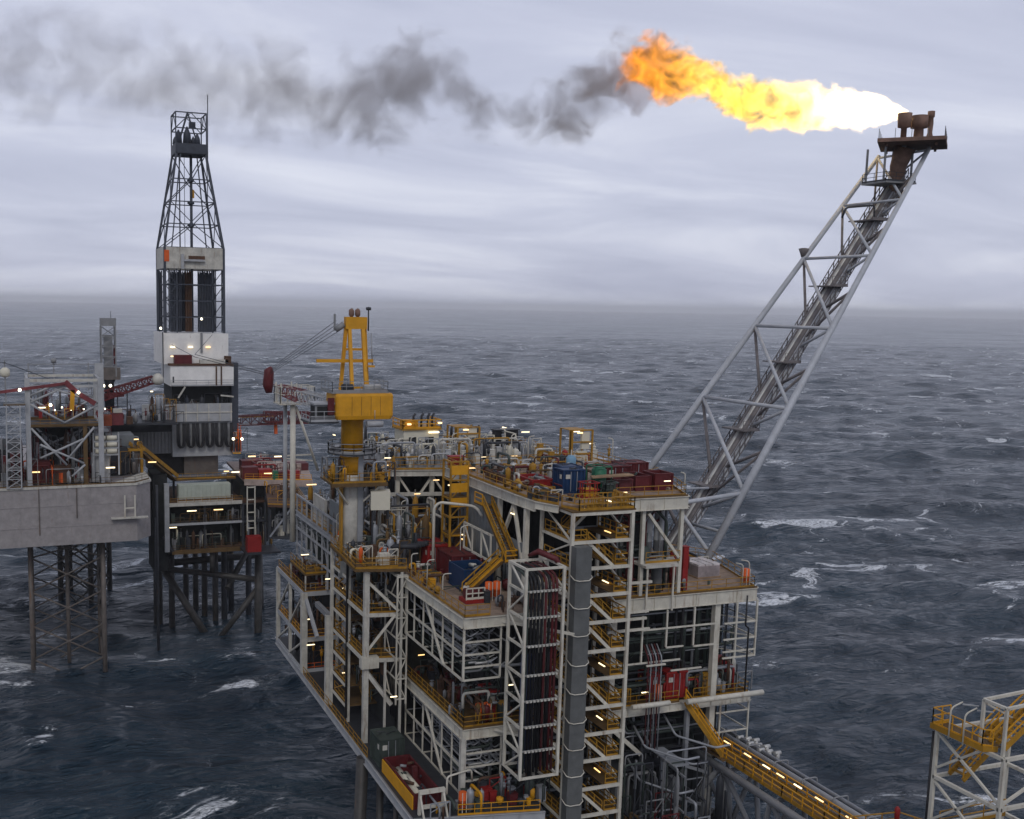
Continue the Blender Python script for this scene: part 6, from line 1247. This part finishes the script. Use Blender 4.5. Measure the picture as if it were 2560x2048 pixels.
# lamps of the rig
for p in ((15.4, 200.0, 50.7), (16.6, 200.0, 50.7), (1.0, 186.0, 51.2), (10.3, 187.0, 50.6), (6.0, 194.0, 47.9)): flood(JU, p, .26)
for p in ((4.4, 193.6, 47.5), (3.1, 189.0, 37.0), (15.4, 188.6, 37.4), (21.0, 203.0, 40.4), (24.2, 203.0, 36.0)): lamp(JU, p, 'x', 1.5, .18)
for p in ((6.7, 194, 47.0), (9.4, 194, 47.0), (11.5, 194, 47.1), (12.9, 194, 47.3), (15.1, 194, 47.1), (7.9, 194.6, 47.4)): flood(JU, p, .12)
for p in ((43.4, 213.4, 38.6), (41.6, 213.2, 38.7)): flood(CT, p, .26)
lamp(WH, (29.4, 212.3, 55.4), 'x', .5, .2); lamp(CT, (25.2, 210.6, 48.7), 'x', .5, .18)
# yellow gangway from the rig to the wellhead platform
GW = thing('gangway', 'sloping yellow gangway from the rig down to the wellhead platform', 'gangway', (24, 199, 36))
build(MB().beam((20.4, 199.2, 39.4), (29.3, 210.2, 31.2), 1.3, .25), 'walkway', brownyel, GW)
for o in (-.7, .7): build(MB().beam((20.4 + o, 199.2, 40.2), (29.3 + o, 210.2, 32.0), .16, .7), 'handrail', yellow, GW)
X(GW, 'landing', yellow, 19.4, 22.4, 198.4, 200.4, 38.8, 39.2); B(GW, 'post', legm, (20.9, 199.4, 34.8), (20.9, 199.4, 39), 1.6, 1.2); X(GW, 'landing', brownyel, 29, 41.5, 210.2, 213, 31, 31.3); RAIL(GW, [(29.4, 210.3, 31.3), (41.4, 210.3, 31.3)], yellow)
B(GW, 'post', dark, (29.4, 212, 27.3), (29.4, 212, 31), .4); B(GW, 'post', dark, (41, 212, 27.3), (41, 212, 31), .4); lamp(GW, (39.6, 210.2, 32.6), 'x', 1.0, .15)
# boom of a further crane reaching out low over the sea behind
FC = thing('far_boom', 'dull red and yellow lattice boom reaching out low over the sea behind the crane trestle', 'crane boom', (55, 240, 38))
lattice(FC, 'boom', (40, 240, 39.3), (66, 240, 39.8), 1.8, 2.4, maroon, 12, .12); lattice(FC, 'tip', (54, 240, 40.2), (66, 240, 39.8), 2.2, 2.4, dred, 6, .13); B(FC, 'boom', yellow, (40, 239, 40.2), (56, 239, 40.4), .2); B(FC, 'hook', orange, (56.6, 240, 39), (56.7, 240, 36.2), .7); B(FC, 'boom', lgrey, (40, 239, 38.6), (52, 239, 38.7), .2)


# ------------------------------------------------------------------ past a hundred of one part: the smaller ones become one part
def fold():
    cp = Vector((0, 0, 66)); groups = {}
    for o in list(bpy.data.objects):
        if o.parent and o.type == 'MESH' and not o.children and o.parent.parent is None and 'kind' not in o: groups.setdefault((o.parent.name, o.name.split('.')[0]), []).append(o)
    new = {'pipe': 'pipework', 'leg_brace': 'leg_bracing', 'brace': 'bracing'}
    for (pn, nm), os_ in groups.items():
        if len(os_) <= 100: continue
        off = Vector(OFF[pn])
        def big(o):
            v = [Vector(c) for c in o.bound_box]; d = ((v[0] + v[6]) / 2 + off - cp).length
            return (v[6] - v[0]).length / d
        os_.sort(key=big, reverse=True); rest = os_[99:]
        vs, fs, sm, mi, mats, n = [], [], [], [], [], 0
        for o in rest:
            me = o.data; m = me.materials[0]
            if m not in mats: mats.append(m)
            vs += [tuple(v.co) for v in me.vertices]
            for p in me.polygons: fs.append(tuple(i + n for i in p.vertices)); sm.append(p.use_smooth); mi.append(mats.index(m))
            n += len(me.vertices); bpy.data.objects.remove(o); bpy.data.meshes.remove(me)
        me = bpy.data.meshes.new(nm); me.from_pydata(vs, [], fs)
        for m in mats: me.materials.append(m)
        me.polygons.foreach_set('use_smooth', sm); me.polygons.foreach_set('material_index', mi); me.update()
        o = link(new.get(nm, nm), me, bpy.data.objects[pn], None); o['kind'] = 'stuff'
fold()
